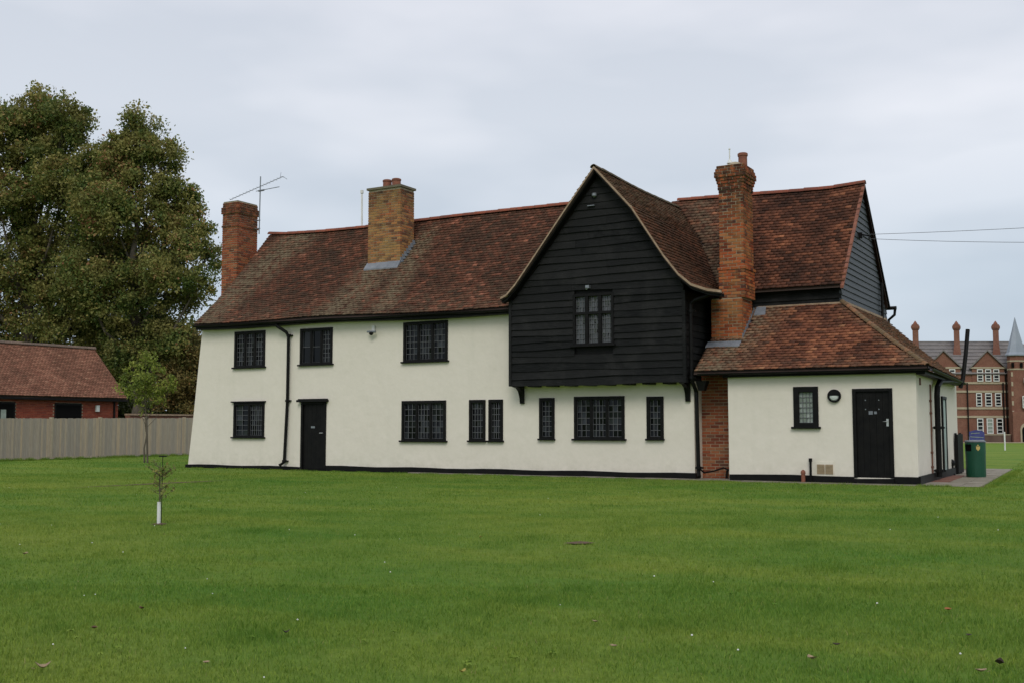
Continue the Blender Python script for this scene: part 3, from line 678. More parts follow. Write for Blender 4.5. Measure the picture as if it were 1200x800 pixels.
# --- jettied gable
YJ = 25.9; XJ0, XJ1 = -14.92, -9.93
LOFF = .10
def gable_x(z):
    zl = z + .16
    xl = max(XJ0, float(np.interp(zl, LV_[:, 1], LV_[:, 0]))) if zl > 4.87 else XJ0
    xr = min(XJ1, float(np.interp(zl, RV_[::1, 1], RV_[::1, 0]))) if zl > 4.82 else XJ1
    return xl, xr
jet = MB(); jet.prism([(XJ0 + .03, YJ + .05, 2.52), (XJ1 - .03, YJ + .05, 2.52), (XJ1 - .03, YJ + .05, 4.75), (-12.25, YJ + .05, 8.0), (XJ0 + .03, YJ + .05, 4.75)], (0, .1, 0)); 
jet.box(XJ0 + .03, XJ0 + .1, YJ + .15, D + .1, 2.52, 4.9); jet.box(XJ1 - .1, XJ1 - .03, YJ + .15, 27.9, 2.52, 4.75)
jet = jet.build('jetty', 'black', house); jet['label'] = 'projecting first floor gable clad in black weatherboards'
SP = .19
def wobble(x, k): return .017 * math.sin(x * 1.1 + k * 1.7) + .010 * math.sin(x * 2.7 + k * 2.3) + .02 * (x + 12.4) / 2.5 * math.sin(k * 1.3)
k = 0; z = 2.42
W10 = (-13.02, -11.84, 3.44, 4.79)
while z < 7.95:
    sp = SP * random.uniform(.9, 1.1) if z > 2.5 else .2; zt = z + sp + .03
    pieces = []
    x0, x1 = gable_x(z); x0t, x1t = gable_x(min(zt, 8.02))
    segs = [(x0, x0t, x1, x1t)]
    if z < W10[3] + .02 and zt > W10[2] - .04:
        segs = [(x0, x0t, W10[0] + .03, W10[0] + .03), (W10[1] - .03, W10[1] - .03, x1, x1t)]
    elif x1 - x0 > 2:
        j = x0 + (x1 - x0) * random.uniform(.25, .75); segs = [(x0, x0t, j - .002, j - .002), (j + .002, j + .002, x1, x1t)]
    for (a0, a0t, a1, a1t) in segs:
        if a1t - a0t < .04 and a1 - a0 < .04: continue
        n = max(2, int((a1 - a0) / .5)); mb = MB(); vs = []; fs = []
        tail = YJ - .036 + random.uniform(-.012, .006)
        for i in range(n + 1):
            f_ = i / n; xb = a0 + (a1 - a0) * f_; xt = a0t + (max(a1t, a0t) - a0t) * f_; wv = wobble(xb, k)
            vs += [(xb, tail, z + wv), (xt, YJ - .004, zt + wv * .8), (xb, YJ + .045, z + wv), (xt, YJ + .045, zt + wv * .8)]
        for i in range(n):
            o_ = i * 4; fs += [(o_, o_ + 4, o_ + 5, o_ + 1), (o_ + 2, o_ + 6, o_ + 4, o_), (o_ + 1, o_ + 5, o_ + 7, o_ + 3)]
        fs += [(0, 1, 3, 2), (n * 4, n * 4 + 2, n * 4 + 3, n * 4 + 1)]
        mb.add(vs, fs); mb.build('weatherboard', 'board', jet)
    # right flank board at the same course
    if z < 4.62:
        mb = MB(); t = XJ1 + .034; z1_ = min(zt, 4.7)
        mb.hexa([(XJ1 - .045, YJ - .03, z), (t, YJ - .03, z), (t, 27.85, z + .01), (XJ1 - .045, 27.85, z + .01), (XJ1 - .045, YJ - .03, z1_), (XJ1 + .004, YJ - .03, z1_), (XJ1 + .004, 27.85, z1_), (XJ1 - .045, 27.85, z1_)]); mb.build('weatherboard', 'board', jet)
        mb = MB(); t = XJ0 - .034
        mb.hexa([(t, YJ, z), (XJ0 + .045, YJ, z), (XJ0 + .045, D, z), (t, D, z), (XJ0 - .004, YJ, z1_), (XJ0 + .045, YJ, z1_), (XJ0 + .045, D, z1_), (XJ0 - .004, D, z1_)]); mb.build('weatherboard', 'board', jet)
    z += sp; k += 1
mb = MB(); mb.box(XJ0 + .02, XJ1 - .02, YJ + .01, D, 2.49, 2.52); mb.build('soffit', 'render', jet)
for x in np.linspace(-14.35, -10.45, 8): mb = MB(); mb.box(x - .11, x + .11, YJ + .08, D - .003, 2.40, 2.49); mb.build('joist', 'black', jet, bevel=.012)
for x, s in ((-14.84, 1), (-10.03, 1)):
    pts = [(YJ + .02, 2.48), (D - .003, 2.48), (D - .003, 1.96), (D - .06, 1.96), (D - .09, 2.15), (D - .17, 2.30), (D - .30, 2.38), (YJ + .02, 2.41)]
    mb = MB(); mb.prism([(x - .06, p, q) for p, q in pts], (.12, 0, 0)); mb.build('bracket', 'black', jet)
# corner boards & gable window
mb = MB(); mb.box(XJ1 - .03, XJ1 + .05, YJ - .05, YJ + .03, 2.42, 4.72); mb.build('corner_board', 'board', jet); mb = MB(); mb.box(XJ0 - .05, XJ0 + .03, YJ - .05, YJ + .03, 2.42, 4.85); mb.build('corner_board', 'board', jet)
MAT['glass2'] = M('gable_glass', (.075, .082, .086), .12, .4)  # base colour paled to stand in for reflection in the panes
w10 = window(*W10, YJ, 3, cols=(3, 4, 4), rows=9, transom=4.28, proud=.05, fw=.07, mull=.10, parent=house, glass='glass2')
w10['label'] = 'six light leaded window in the black boarded gable'
# verge of the jettied gable: bargeboard and pale mortar line
for PP, nm in ((LV_, 0), (RV_, 1)):
    mb = MB(); mb2 = MB()
    for (xa, za), (xb, zb) in zip(PP[:-1], PP[1:]):
        mb.hexa([(xa, 25.66, za - .13), (xb, 25.66, zb - .13), (xb, 25.86, zb - .13), (xa, 25.86, za - .13), (xa, 25.66, za - .05), (xb, 25.66, zb - .05), (xb, 25.86, zb - .05), (xa, 25.86, za - .05)])
        mb2.hexa([(xa, 25.575, za - .04), (xb, 25.575, zb - .04), (xb, 25.68, zb - .04), (xa, 25.68, za - .04), (xa, 25.575, za + .02), (xb, 25.575, zb + .02), (xb, 25.68, zb + .02), (xa, 25.68, za + .02)])
    mb.build('bargeboard', 'black', croof); mb2.build('verge', 'verge', croof)

# --- rear right block
XG = -6.62
back_w = MB(); back_w.box(-10, XG - .02, 28.36, 28.46, 4.2, 5.05); rb = back_w.build('upper_wall', 'black', house); rb['label'] = 'black boarded strip between the extension roof and the rear roof'
for k in range(3): mb = MB(); z0 = 4.38 + .2 * k; mb.hexa([(-9, 28.31, z0), (XG, 28.31, z0), (XG, 28.36, z0), (-9, 28.36, z0), (-9, 28.345, z0 + .2), (XG, 28.345, z0 + .2), (XG, 28.36, z0 + .2), (-9, 28.36, z0 + .2)]); mb.build('weatherboard', 'board', rb)
gw = MB(); gw.prism([(XG - .06, 28.36, 0), (XG - .06, 33.9, 0), (XG - .06, 33.9, 4.95), (XG - .06, 30.92, 7.93), (XG - .06, 28.36, 5.05)], (-.1, 0, 0)); gw = gw.build('gable_wall', 'black', house)
gw['label'] = 'right hand gable end clad in blue black weatherboards'
z = 4.36; k = 0
def gy(z):
    if z < 4.86: return 28.33, 33.95
    return 28.33 + (z - 4.86) / 3.0 * 2.6, 33.86 - (z - 4.86) / 3.0 * 2.93
while z < 7.75:
    sp = .158 * random.uniform(.93, 1.07); zt = z + sp + .02; a, b = gy(z); at, bt = gy(min(zt, 7.93)); at = min(at, bt - .01)
    mb = MB(); mb.hexa([(XG - .05, a, z), (XG + .03, a, z), (XG + .03, b, z), (XG - .05, b, z), (XG - .05, at, zt), (XG, at, zt), (XG, bt, zt), (XG - .05, bt, zt)]); mb.build('weatherboard', 'board_side', gw); z += sp; k += 1
for s, mat in ((1, 'clay'), (-1, 'black')):
    ya, yb = (28.10, 30.92) if s > 0 else (34.0, 30.92)
    mb = MB(); mb.hexa([(-6.58, ya, 4.80), (-6.50, ya, 4.80), (-6.50, yb, 7.96), (-6.58, yb, 7.96), (-6.58, ya, 4.875), (-6.50, ya, 4.875), (-6.50, yb, 8.035), (-6.58, yb, 8.035)]); mb.build('verge', mat, rroof)
mb = MB(); mb.box(XG - .02, XG + .09, 28.3, 33.6, 4.40, 4.50); mb.build('lead_flashing', 'verge', aroof)
mb = MB(); mb.box(-8.78, XG, 28.27, 28.31, 4.40, 4.475); mb.build('lead_flashing', 'verge', aroof)
mb = MB(); mb.tube([(-6.54, 33.0, 4.45), (-6.54, 33.0, 5.5)], .04, 8); mb.build('soil_pipe', 'black', house)
mb = MB(); mb.tube([(-6.85, 34.1, 4.86), (-6.35, 34.1, 4.86)], .055, 8); mb.tube([(-6.4, 34.15, 4.84), (-6.42, 34.15, 4.66), (-6.6, 34.2, 4.52), (-6.62, 34.2, 4.1)], .042, 8); mb.build('gutter_end', 'black', house)

# --- annex walls
YA = 26.2; XA = -4.5
W11 = (-7.30, -6.71, 1.31, 2.27); D2 = (-5.92, -5.02, .15, 2.20)
aw = wall_grid('wall', -8.92, XA, 0, 2.66, YA, [(W11[0] + .04, W11[1] - .04, W11[2] + .04, W11[3] - .04), (D2[0] + .05, D2[1] - .05, D2[2], D2[3] - .04)], house)
mb = MB(); mb.box(-8.92, -8.86, YA + .17, 28.3, 0, 2.8); mb.build('return_wall', 'render', house)
def side_xf(u, n, z):   # u metres back along the side wall from the front corner, n outwards
    dx, dy = -.25, 8.3; L = math.hypot(dx, dy); return (XA + dx * u / L + n * dy / L, YA + dy * u / L - n * dx / L, z)
sw = MB(side_xf); sw.box(0.004, 4.25, -.12, 0, 0, 2.68); sw.box(5.20, 7.8, -.12, 0, 0, 2.68); sw.box(4.25, 5.20, -.12, 0, 2.12, 2.68); sw = sw.build('side_wall', 'render', house)
plinth(-8.9, D2[0], YA, .175); plinth(D2[0], D2[1], YA, .13, 'door_step', .12); plinth(D2[1], XA + .05, YA, .175)
mb = MB(side_xf); mb.box(-.045, 7.8, 0, .05, -.2, .20); mb.build('plinth', 'black', house)
w11 = window(*W11, YA, 1, cols=4, rows=6, fw=.13, sill=.05, glass='paleglass', proud=.03); w11['label'] = 'small leaded window with pale frosted panes'
d2 = door(D2[0], D2[1], D2[2], D2[3], YA, label='black plank door with a silver handle in the extension')
mb = MB(); mb.box(-5.17, -5.12, YA - .0, YA + .022, 1.33, 1.50); mb.tube([(-5.145, YA, 1.44), (-5.145, YA - .05, 1.44), (-5.25, YA - .05, 1.44)], .011, 8); mb.build('handle', 'silver', d2)
mb = MB(); mb.box(-5.56, -5.47, YA + .005, YA + .022, 1.60, 1.68); mb.box(-5.44, -5.38, YA + .007, YA + .022, 1.61, 1.67); mb.build('name_plate', 'leadsheet', d2)
mb = MB()
for x, z in ((-5.63, 1.72), (-5.33, 1.72), (-5.63, 1.93), (-5.33, 1.93)): mb.box(x - .012, x + .012, YA + .008, YA + .022, z - .012, z + .012)
mb.build('studs', 'steel', d2, bevel=0)
# side door, seen edge on
mb = MB(side_xf); mb.box(4.26, 4.34, -.10, .05, .2, 2.12); mb.box(5.11, 5.19, -.10, .03, .2, 2.12); mb.box(4.34, 5.11, -.10, .05, 2.05, 2.12); sd = mb.build('side_door', 'black', house)
MAT['paledoor'] = varied('pale_green_paint', (.38, .46, .42), (.30, .38, .35), 5, .5)
mb = MB(side_xf); mb.box(4.35, 5.10, -.03, .01, .2, 2.04); mb.build('door_leaf', 'paledoor', sd)
# vent grilles, pipes on the front
vm = varied('vent_buff_terracotta', (.40, .31, .20), (.28, .21, .13), 10, .8)
mb = MB(); mb.box(-6.80, -6.38, YA - .025, YA, .17, .50)
v = mb.build('vent_surround', 'render', house)
for x0 in (-6.77, -6.575):
    mb = MB(); mb.box(x0, x0 + .18, YA - .034, YA - .02, .21, .44)
    for r_ in range(7): mb.box(x0 + .01, x0 + .17, YA - .045, YA - .032, .222 + r_ * .031, .238 + r_ * .031)
    mb.build('air_brick', vm, v)
mb = MB(); mb.tube([(-6.90, YA - .10, 0), (-6.90, YA - .10, .50)], .028, 10); mb.tube([(-6.90, YA - .10, .50), (-6.90, YA - .10, .58)], .042, 10); mb.build('waste_pipe', 'black', house)
mb = MB(); mb.tube([(-7.07, YA - .13, -.05), (-7.07, YA - .13, .22)], .048, 12); mb.tube([(-7.07, YA - .13, .22), (-7.07, YA - .13, .27), (-7.07, YA - .13, .31)], [.06, .055, .02], 12); mb.build('clay_pipe', 'clay', house)
# eaves: soffit/fascia and gutters (black)
def strip(x0, x1, y0, y1, z0, z1, name, mat='black'): mb = MB(); mb.box(x0, x1, y0, y1, z0, z1); return mb.build(name, mat, house)
mb = MB()
for xa, xb in zip(np.linspace(-27.05, -15, 13)[:-1], np.linspace(-27.05, -15, 13)[1:]):
    za, zb = float(main_ze(xa)), float(main_ze(xb)); mb.hexa([(xa, 26.13, za - .13), (xb, 26.13, zb - .13), (xb, D + .02, zb - .13), (xa, D + .02, za - .13), (xa, 26.13, za + .0), (xb, 26.13, zb + .0), (xb, D + .02, zb + .15), (xa, D + .02, za + .15)])
mb.build('eaves_board', 'black', house)
strip(-9.0, -4.27, 26.03, YA + .02, 2.53, 2.645, 'eaves_board')
mb = MB(side_xf); mb.box(-.12, 7.4, .02, .22, 2.50, 2.60); mb.build('eaves_board', 'black', house)
def gutter(pa, pb, name='gutter', r=.055):
    mb = MB(); a, b = Vector(pa), Vector(pb); d = (b - a).normalized(); s = d.cross(Vector((0, 0, 1))).normalized(); vs = []; n = 7
    for p in (a, b):
        for q in range(n): t = math.pi * q / (n - 1); vs.append(p + s * math.cos(t) * r - Vector((0, 0, 1)) * math.sin(t) * r)
        for q in range(n): t = math.pi * q / (n - 1); vs.append(p + s * math.cos(t) * (r - .008) - Vector((0, 0, 1)) * math.sin(t) * (r - .008) )
    fs = []
    for q in range(n - 1): fs += [(q, q + 1, 2 * n + q + 1, 2 * n + q), (n + q + 1, n + q, 3 * n + q, 3 * n + q + 1), (q, q + 1, n + q + 1, n + q), (2 * n + q, 2 * n + q + 1, 3 * n + q + 1, 3 * n + q)]
    mb.add([tuple(v) for v in vs], fs); return mb.build(name, 'black', house)
gutter((-27.05, 26.04, 4.635), (-15.0, 26.04, 4.53)); gutter((-9.6, 25.93, 2.63), (-4.15, 25.93, 2.62), r=.05); gutter((-4.13, 25.95, 2.62), (-4.13 - .34, 33.6, 2.58), r=.06)
def pipe(pts, r=.04, name='downpipe', collars=()):
    mb = MB(); mb.tube(pts, r, 10)
    for c in collars: mb.tube([(c[0], c[1], c[2] - .035), (c[0], c[1], c[2] + .035)], r * 1.45, 10); mb.box(c[0] - r * 2.1, c[0] + r * 2.1, c[1] + r * .6, c[1] + r * 1.6, c[2] - .02, c[2] + .02)
    return mb.build(name, 'black', house, smooth=False)
pipe([(-23.52, 26.08, 4.55), (-23.50, 26.1, 4.47), (-23.25, 26.25, 4.28), (-23.20, 26.30, 4.15), (-23.22, 26.32, 2.15), (-23.30, 26.31, .25), (-23.42, 26.22, .14)], .05, collars=((-23.20, 26.31, 4.18), (-23.22, 26.32, 2.15), (-23.30, 26.31, .28)))
pipe([(-9.25, 25.95, 4.63), (-9.3, 25.96, 4.56), (-9.68, 26.0, 4.46), (-9.80, 26.02, 4.36), (-9.80, 26.02, 2.5), (-9.78, 26.3, 2.2), (-9.76, 26.33, .2), (-9.70, 26.2, .08)], .05, collars=((-9.80, 26.02, 4.2), (-9.80, 26.02, 2.55), (-9.76, 26.34, .3)))
gutter((-8.86, 25.7, 4.575), (-9.40, 27.1, 4.62), r=.05)
mb = MB(); mb.hexa([(-9.66, 26.13, 2.22), (-9.52, 26.13, 2.22), (-9.52, 26.3, 2.22), (-9.66, 26.3, 2.22), (-9.72, 26.08, 2.46), (-9.44, 26.08, 2.46), (-9.44, 26.32, 2.46), (-9.72, 26.32, 2.46)]); mb.build('hopper', 'black', house)
# corner pipe on the annex side, with its thin brown companion
def sp_(u, n, z): return side_xf(u, n, z)
pipe([sp_(6.4, .22, 2.55), sp_(4.6, .20, 2.52), sp_(2.9, .16, 2.44), sp_(2.55, .14, 2.30), sp_(2.5, .13, 2.1), sp_(2.5, .13, .1)], .07, collars=(sp_(2.5, .13, 1.3), sp_(2.5, .13, .25)))
mb = MB(side_xf); mb.tube([(2.1, .03, 2.35), (2.1, .03, .2)], .018, 8)
for z in (1.95, 1.65, .7, .35): mb.box(2.06, 2.14, 0, .055, z - .025, z + .025)
mb.build('conduit', 'rust', house)
mb = MB(side_xf); mb.box(.5, .58, 0, .03, 2.28, 2.44); mb.build('wall_clip', 'rust', house)
pipe([sp_(6.6, .24, 2.42), sp_(6.7, .30, 2.65), sp_(6.85, .38, 3.35), sp_(7.0, .44, 4.05)], .058, 'vent_pipe')
# --- brick pier below the tall chimney
BM = {}
def brick_mesh(L, mat, seed, dep=.10, H=.063):
    key = (round(L, 3), mat, seed, dep)
    if key not in BM:
        r = random.Random(seed); mb = MB(); j = lambda: r.uniform(-.0025, .0025)
        p = [(x + j(), y + j(), z + j()) for z in (0, H) for x, y in ((-L / 2, 0), (L / 2, 0), (L / 2, dep), (-L / 2, dep))]
        mb.hexa(p); me = bpy.data.meshes.new('brick'); me.from_pydata(mb.v, [], mb.f); me.materials.append(MAT[mat]); BM[key] = me
    return BM[key]
def brick_obj(parent, L, mat, c, rotz=0):
    o = bpy.data.objects.new('brick', brick_mesh(L, mat, random.randint(0, 3))); C.objects.link(o); o.parent = parent
    o.location = Vector(c) - WORLD[parent.name]; o.rotation_euler = (random.uniform(-.01, .01), random.uniform(-.008, .008), rotz); return o
def chimney(name, rect, z0, z1, parent, mat, exps=(), individual=False, cap=None, start_row=0, limit=300, label=None):
    """brick stack: rect x0,x1,y0,y1; exps: list of (z_from, z_to, outward offset)"""
    x0, x1, y0, y1 = rect; G = .081
    core = MB(); core.box(x0 + .011, x1 - .011, y0 + .011, y1 - .011, z0, z1 - .01)
    rows = int((z1 - z0) / G)
    def ex(z): return max([q for a, b, q in exps if a - .02 <= z < b - .02] or [0])
    for r in range(rows):
        e_ = ex(z0 + r * G)
        if e_ > 0: core.box(x0 - e_ + .013, x1 + e_ - .013, y0 - e_ + .013, y1 + e_ - .013, z0 + r * G + .004, z0 + (r + 1) * G - .004)
    st = core.build(name, 'mortar', parent)
    if label: st['label'] = label
    rows = int((z1 - z0) / G); cnt = 0; sm = MB(); todo = []
    for r in range(rows):
        z = z0 + r * G; e_ = 0
        for a, b, q in exps:
            if a - .02 <= z < b - .02: e_ = q
        X0, X1, Y0, Y1 = x0 - e_, x1 + e_, y0 - e_, y1 + e_
        for side in range(4):
            a0, a1 = ((X0, X1), (Y0 + .1, Y1), (X0, X1), (Y0 + .1, Y1))[side]; pos = a0 - (0.1125 if r % 2 else 0); pos0 = True
            k = 0
            while pos < a1 - .02:
                L = .215 if (k + r) % 2 or True else .1; p0 = max(pos, a0); p1 = min(pos + L, a1)
                if a1 - p1 < .05: p1 = a1
                if p1 - p0 > .03: todo.append((side, p0, p1, z, X0, X1, Y0, Y1))
                pos = max(pos + L, p1) + .016; k += 1
    todo.sort(key=lambda t: (t[0] > 1, t[3] * 0 + (t[0] > 1)))
    for side, p0, p1, z, X0, X1, Y0, Y1 in todo:
        j = random.uniform(-.004, .003); L = p1 - p0
        if individual and side < 2 and cnt < limit:
            if side == 0: brick_obj(st, L, mat[0], ((p0 + p1) / 2, Y0 + j, z + .005))
            else: brick_obj(st, L, mat[0], (X1 - j, (p0 + p1) / 2, z + .005), math.pi / 2)
            cnt += 1
        else:
            q = lambda: random.uniform(-.002, .002); za, zb = z + .006 + q(), z + .069 + q()
            if side == 0: sm.box(p0, p1, Y0 + j, Y0 + .09, za, zb)
            elif side == 1: sm.box(X1 - .09, X1 - j, p0, p1, za, zb)
            elif side == 2: sm.box(p0, p1, Y1 - .09, Y1 + j, za, zb)
            else: sm.box(X0 + j, X0 + .09, p0, p1, za, zb)
    if sm.v: sm.build('bricks', mat[1], st, 'stuff')
    return st
cR = chimney('chimney', chR, 4.62, 8.11, house, ('b_o', 'b_o_s'), exps=((4.62, 5.36, .02), (5.36, 5.44, .045), (7.40, 7.56, .02), (7.56, 7.66, .04), (7.66, 7.74, .06), (7.74, 7.94, .09), (7.94, 8.02, .065), (8.02, 8.11, .04)), individual=True, label='tall corbelled orange brick chimney at the right')
# broader base of the same stack
cRb = chimney('chimney_base', (-9.68, -8.86, 27.2, 28.06), 3.30, 4.62, house, ('b_o', 'b_o_s'), individual=True, label='wider base of the tall orange brick chimney')
mb = MB(); mb.lathe((-9.12, 27.6, 8.07), [(.28, 0), (.24, .08), (.14, .14), (.10, .16)], 12); mb.build('flaunching', 'mortar', cR)
mb = MB(); mb.lathe((-8.98, 27.85, 8.08), [(.12, 0), (.115, .34), (.135, .36), (.135, .42), (.11, .44)], 14); mb.build('chimney_pot', 'clay', cR)
mb = MB(); mb.lathe((-9.22, 27.5, 8.2), [(.08, 0), (.04, .08), (.018, .10), (.018, .36), (.03, .38), (.01, .41)], 10); mb.build('white_cowl', 'white', cR)
mb = MB(); mb.box(-9.73, -8.84, 27.04, 27.21, 3.40, 3.50); mb.hexa([(-9.73, 26.86, 3.33), (-8.84, 26.86, 3.33), (-8.84, 27.06, 3.40), (-9.73, 27.06, 3.40), (-9.73, 26.86, 3.36), (-8.84, 26.86, 3.36), (-8.84, 27.06, 3.50), (-9.73, 27.06, 3.50)]); mb.build('lead_apron', 'leadsheet', aroof)
mb = MB()
for k in range(9): y = 27.2 + k * .12; z = 3.56 + k * .093; mb.box(-8.862, -8.84, y, y + .12, z - .05, z + .13)
mb.hexa([(-8.80, 28.0, 4.20), (-8.5, 28.02, 4.21), (-8.55, 28.25, 4.42), (-8.8, 28.25, 4.42), (-8.80, 28.0, 4.24), (-8.5, 28.02, 4.25), (-8.55, 28.25, 4.46), (-8.8, 28.25, 4.46)]); mb.build('lead_soaker', 'leadsheet', aroof)
pier = chimney('pier', (-9.88, -8.90, 26.95, 27.6), .0, 2.70, house, ('b_pier', 'b_r_s'), individual=True, limit=260, label='red brick pier between the two rendered walls')
mb = MB(); pts = [(-9.72, 26.25, .30), (-9.62, 26.35, .18), (-9.45, 26.6, .22), (-9.25, 26.75, .30), (-9.1, 26.8, .22), (-9.02, 26.82, .05)]; mb.tube(pts, .022, 8); mb.tube([(-9.2, 26.8, .02), (-9.18, 26.8, .22), (-9.1, 26.82, .27)], .03, 8); mb.build('drain_pipe', 'black', house)
mb = MB(); mb.box(-9.83, -8.95, 26.35, 26.94, -.1, .03); mb.build('gully', 'conc', house)
# middle chimney
cM = chimney('chimney', chM, 6.1, 8.93, house, ('b_y_s', 'b_y_s'), exps=((8.85, 8.93, .03),), label='square yellow brick chimney in the middle of the main roof')
mb = MB(); mb.box(chM[0] - .045, chM[1] + .045, chM[2] - .045, chM[3] + .045, 8.91, 8.98); mb.build('capping', 'capstone', cM)
for x in (-20.98, -20.62): mb = MB(); mb.lathe((x, 28.4, 8.98), [(.15, 0), (.14, .22), (.155, .23), (.155, .28), (.12, .30)], 14); mb.build('chimney_pot', 'clay', cM)
mb = MB(); mb.hexa([(chM[0] - .03, 27.87, 6.29), (chM[1] + .02, 27.87, 6.28), (chM[1] + .02, 28.06, 6.46), (chM[0] - .03, 28.06, 6.46), (chM[0] - .03, 27.87, 6.34), (chM[1] + .02, 27.87, 6.32), (chM[1] + .02, 28.06, 6.56), (chM[0] - .03, 28.06, 6.56)])
for k in range(7): y = 28.05 + k * .11; z = 6.50 + k * .107; mb.box(chM[1] - .002, chM[1] + .03, y, y + .11, z - .05, z + .16); mb.box(chM[1], chM[1] + .10, y, y + .11, z - .0, z + .055)
mb.build('lead_apron', 'leadsheet', roof)
# left chimney, outside the end gable
cL = chimney('chimney', (-28.40, -27.68, 28.6, 29.62), .0, 9.34, house, ('b_l_s', 'b_l_s'), exps=((8.42, 8.52, .025), (8.85, 9.14, .04)), label='red brick end chimney with a sooty top')
mb = MB(); mb.box(-28.38, -27.70, 28.62, 29.60, 9.30, 9.36); mb.build('capping', 'capstone', cL)

# ------------------------------------------------------------------ things fixed to or standing by the house
ant = thing('tv_antenna', (-27.44, 29.45, 8.5), 'thin television aerial on a mast beside the left chimney', 'antenna')
mb = MB(); mb.tube([(-27.44, 29.45, 8.25), (-27.42, 29.45, 10.35)], .022, 8); mb.build('mast', 'steel', ant)
mb = MB(); mb.tube([(-28.55, 29.1, 9.55), (-26.62, 29.75, 10.32)], .013, 6)
for t in np.linspace(.02, .98, 16):
    p = np.array([-28.55, 29.1, 9.55]) * (1 - t) + np.array([-26.62, 29.75, 10.32]) * t; mb.tube([p + (0, -.10, 0), p + (0, .10, 0)], .005, 5)
mb.tube([(-26.62, 29.6, 10.25), (-26.72, 29.75, 10.48)], .008, 5); mb.tube([(-26.62, 29.75, 10.32), (-26.52, 29.85, 10.22)], .008, 5); mb.build('yagi_boom', 'steel', ant)
mb = MB(); mb.tube([(-27.62, 29.45, 9.83), (-26.3, 29.2, 9.80)], .014, 6); mb.tube([(-27.5, 29.45, 9.83), (-27.2, 29.4, 9.82)], .035, 6); mb.build('dipole_arm', 'steel', ant)
mb = MB(); mb.tube([(-27.74, 29.45, 8.45), (-27.40, 29.45, 8.45)], .02, 6); mb.tube([(-27.74, 29.45, 8.75), (-27.40, 29.45, 8.75)], .02, 6); mb.build('clamp', 'steel', ant)
mb = MB(); mb.tube([(-23.03, 29.75, 7.9), (-23.05, 29.75, 9.32)], .03, 8); mb.tube([(-23.05, 29.75, 9.32), (-23.05, 29.75, 9.42)], .055, 8); o = mb.build('vent_pole', 'white'); tag(o, 'slim pale pole with a dark cap behind the main roof ridge', 'pole')
sl_ = thing('security_light', (-19.93, 26.3, 4.2), 'small floodlight fixed under the eaves left of the upper middle window', 'lamp')
mb = MB(); mb.box(-19.98, -19.88, 26.33, D, 4.18, 4.33); mb.build('bracket', 'white', sl_)
mb = MB(); mb.tube([(-20.08, 26.25, 4.15), (-19.78, 26.25, 4.14)], .032, 8); mb.build('lamp_head', 'steel', sl_); mb = MB(); mb.lathe((-19.93, 26.24, 4.04), [(.03, 0), (.07, .05), (.05, .10)], 10); mb.build('sensor', 'black', sl_)
mb = MB(); mb.lathe((-12.36, 25.84, 7.32), [(.02, 0), (.07, .04), (.07, .1), (.03, .13)], 12); mb.box(-12.55, -12.35, 25.80, 25.86, 7.10, 7.12); o = mb.build('sensor_dome', 'steel'); tag(o, 'little grey dome sensor high in the black gable peak', 'sensor')
mb = MB(); mb.box(-12.60, -12.50, 25.76, 25.87, 4.92, 5.0); mb.tube([(-12.55, 25.72, 4.90), (-12.55, 25.80, 4.95)], .03, 8); o = mb.build('alarm_sensor', 'steel'); tag(o, 'tiny grey sensor just above the leaded gable window', 'sensor')
bl = thing('bulkhead_light', (-6.33, 26.15, 2.04), 'round black bulkhead lamp with a half shade between small window and door', 'lamp')
def ydisc(mb, c, prof, n=24):
    vs = [(c[0] + q * math.cos(2 * math.pi * k / n), c[1] - d, c[2] + q * math.sin(2 * math.pi * k / n)) for q, d in prof for k in range(n)]
    fs = [(i * n + k, (i + 1) * n + k, (i + 1) * n + (k + 1) % n, i * n + (k + 1) % n) for i in range(len(prof) - 1) for k in range(n)] + [tuple(range((len(prof) - 1) * n, len(prof) * n))]
    mb.add(vs, fs)
mb = MB(); ydisc(mb, (-6.33, YA, 2.04), [(.155, 0), (.155, .06), (.145, .075), (.115, .075), (.11, .05)]); mb.build('rim', 'black', bl)
MAT['opal'] = M('opal_glass', (.55, .58, .56), .3)
mb = MB(); ydisc(mb, (-6.33, YA, 2.04), [(.112, .052), (.09, .075), (.04, .09)]); mb.build('diffuser', 'opal', bl)
mb = MB(); vs = [(-6.33 + .125 * math.cos(t), YA - .093, 2.045 + .125 * math.sin(t)) for t in np.linspace(0, math.pi, 12)]; mb.prism(vs, (0, .03, 0)); mb.build('eyelid_shade', 'black', bl)
# power cables
for nm, a_, b_, sag, lab in (('power_cable', (-6.35, 30.41, 6.51), (20, 27.2, 6.5), .50, 'upper of two thin power cables running right from the gable end'), ('power_cable', (-6.35, 30.45, 6.40), (20, 27.0, 6.2), .95, 'lower of two thin power cables running right from the gable end')):
    mb = MB(); a_ = np.array(a_); b_ = np.array(b_); mb.tube([a_ * (1 - t) + b_ * t - (0, 0, sag * 4 * t * (1 - t)) for t in np.linspace(0, 1, 40)], .006, 6)
    o = mb.build(nm, MAT['lead']); tag(o, lab, 'cable', 'power cables')
mb = MB(); mb.box(-6.60, -6.50, 30.38, 30.46, 6.42, 6.58); mb.tube([(-6.52, 30.4, 6.52), (-6.3, 30.3, 6.45), (-6.3, 30.3, 6.35)], .02, 6); mb.build('cable_bracket', 'black', house)

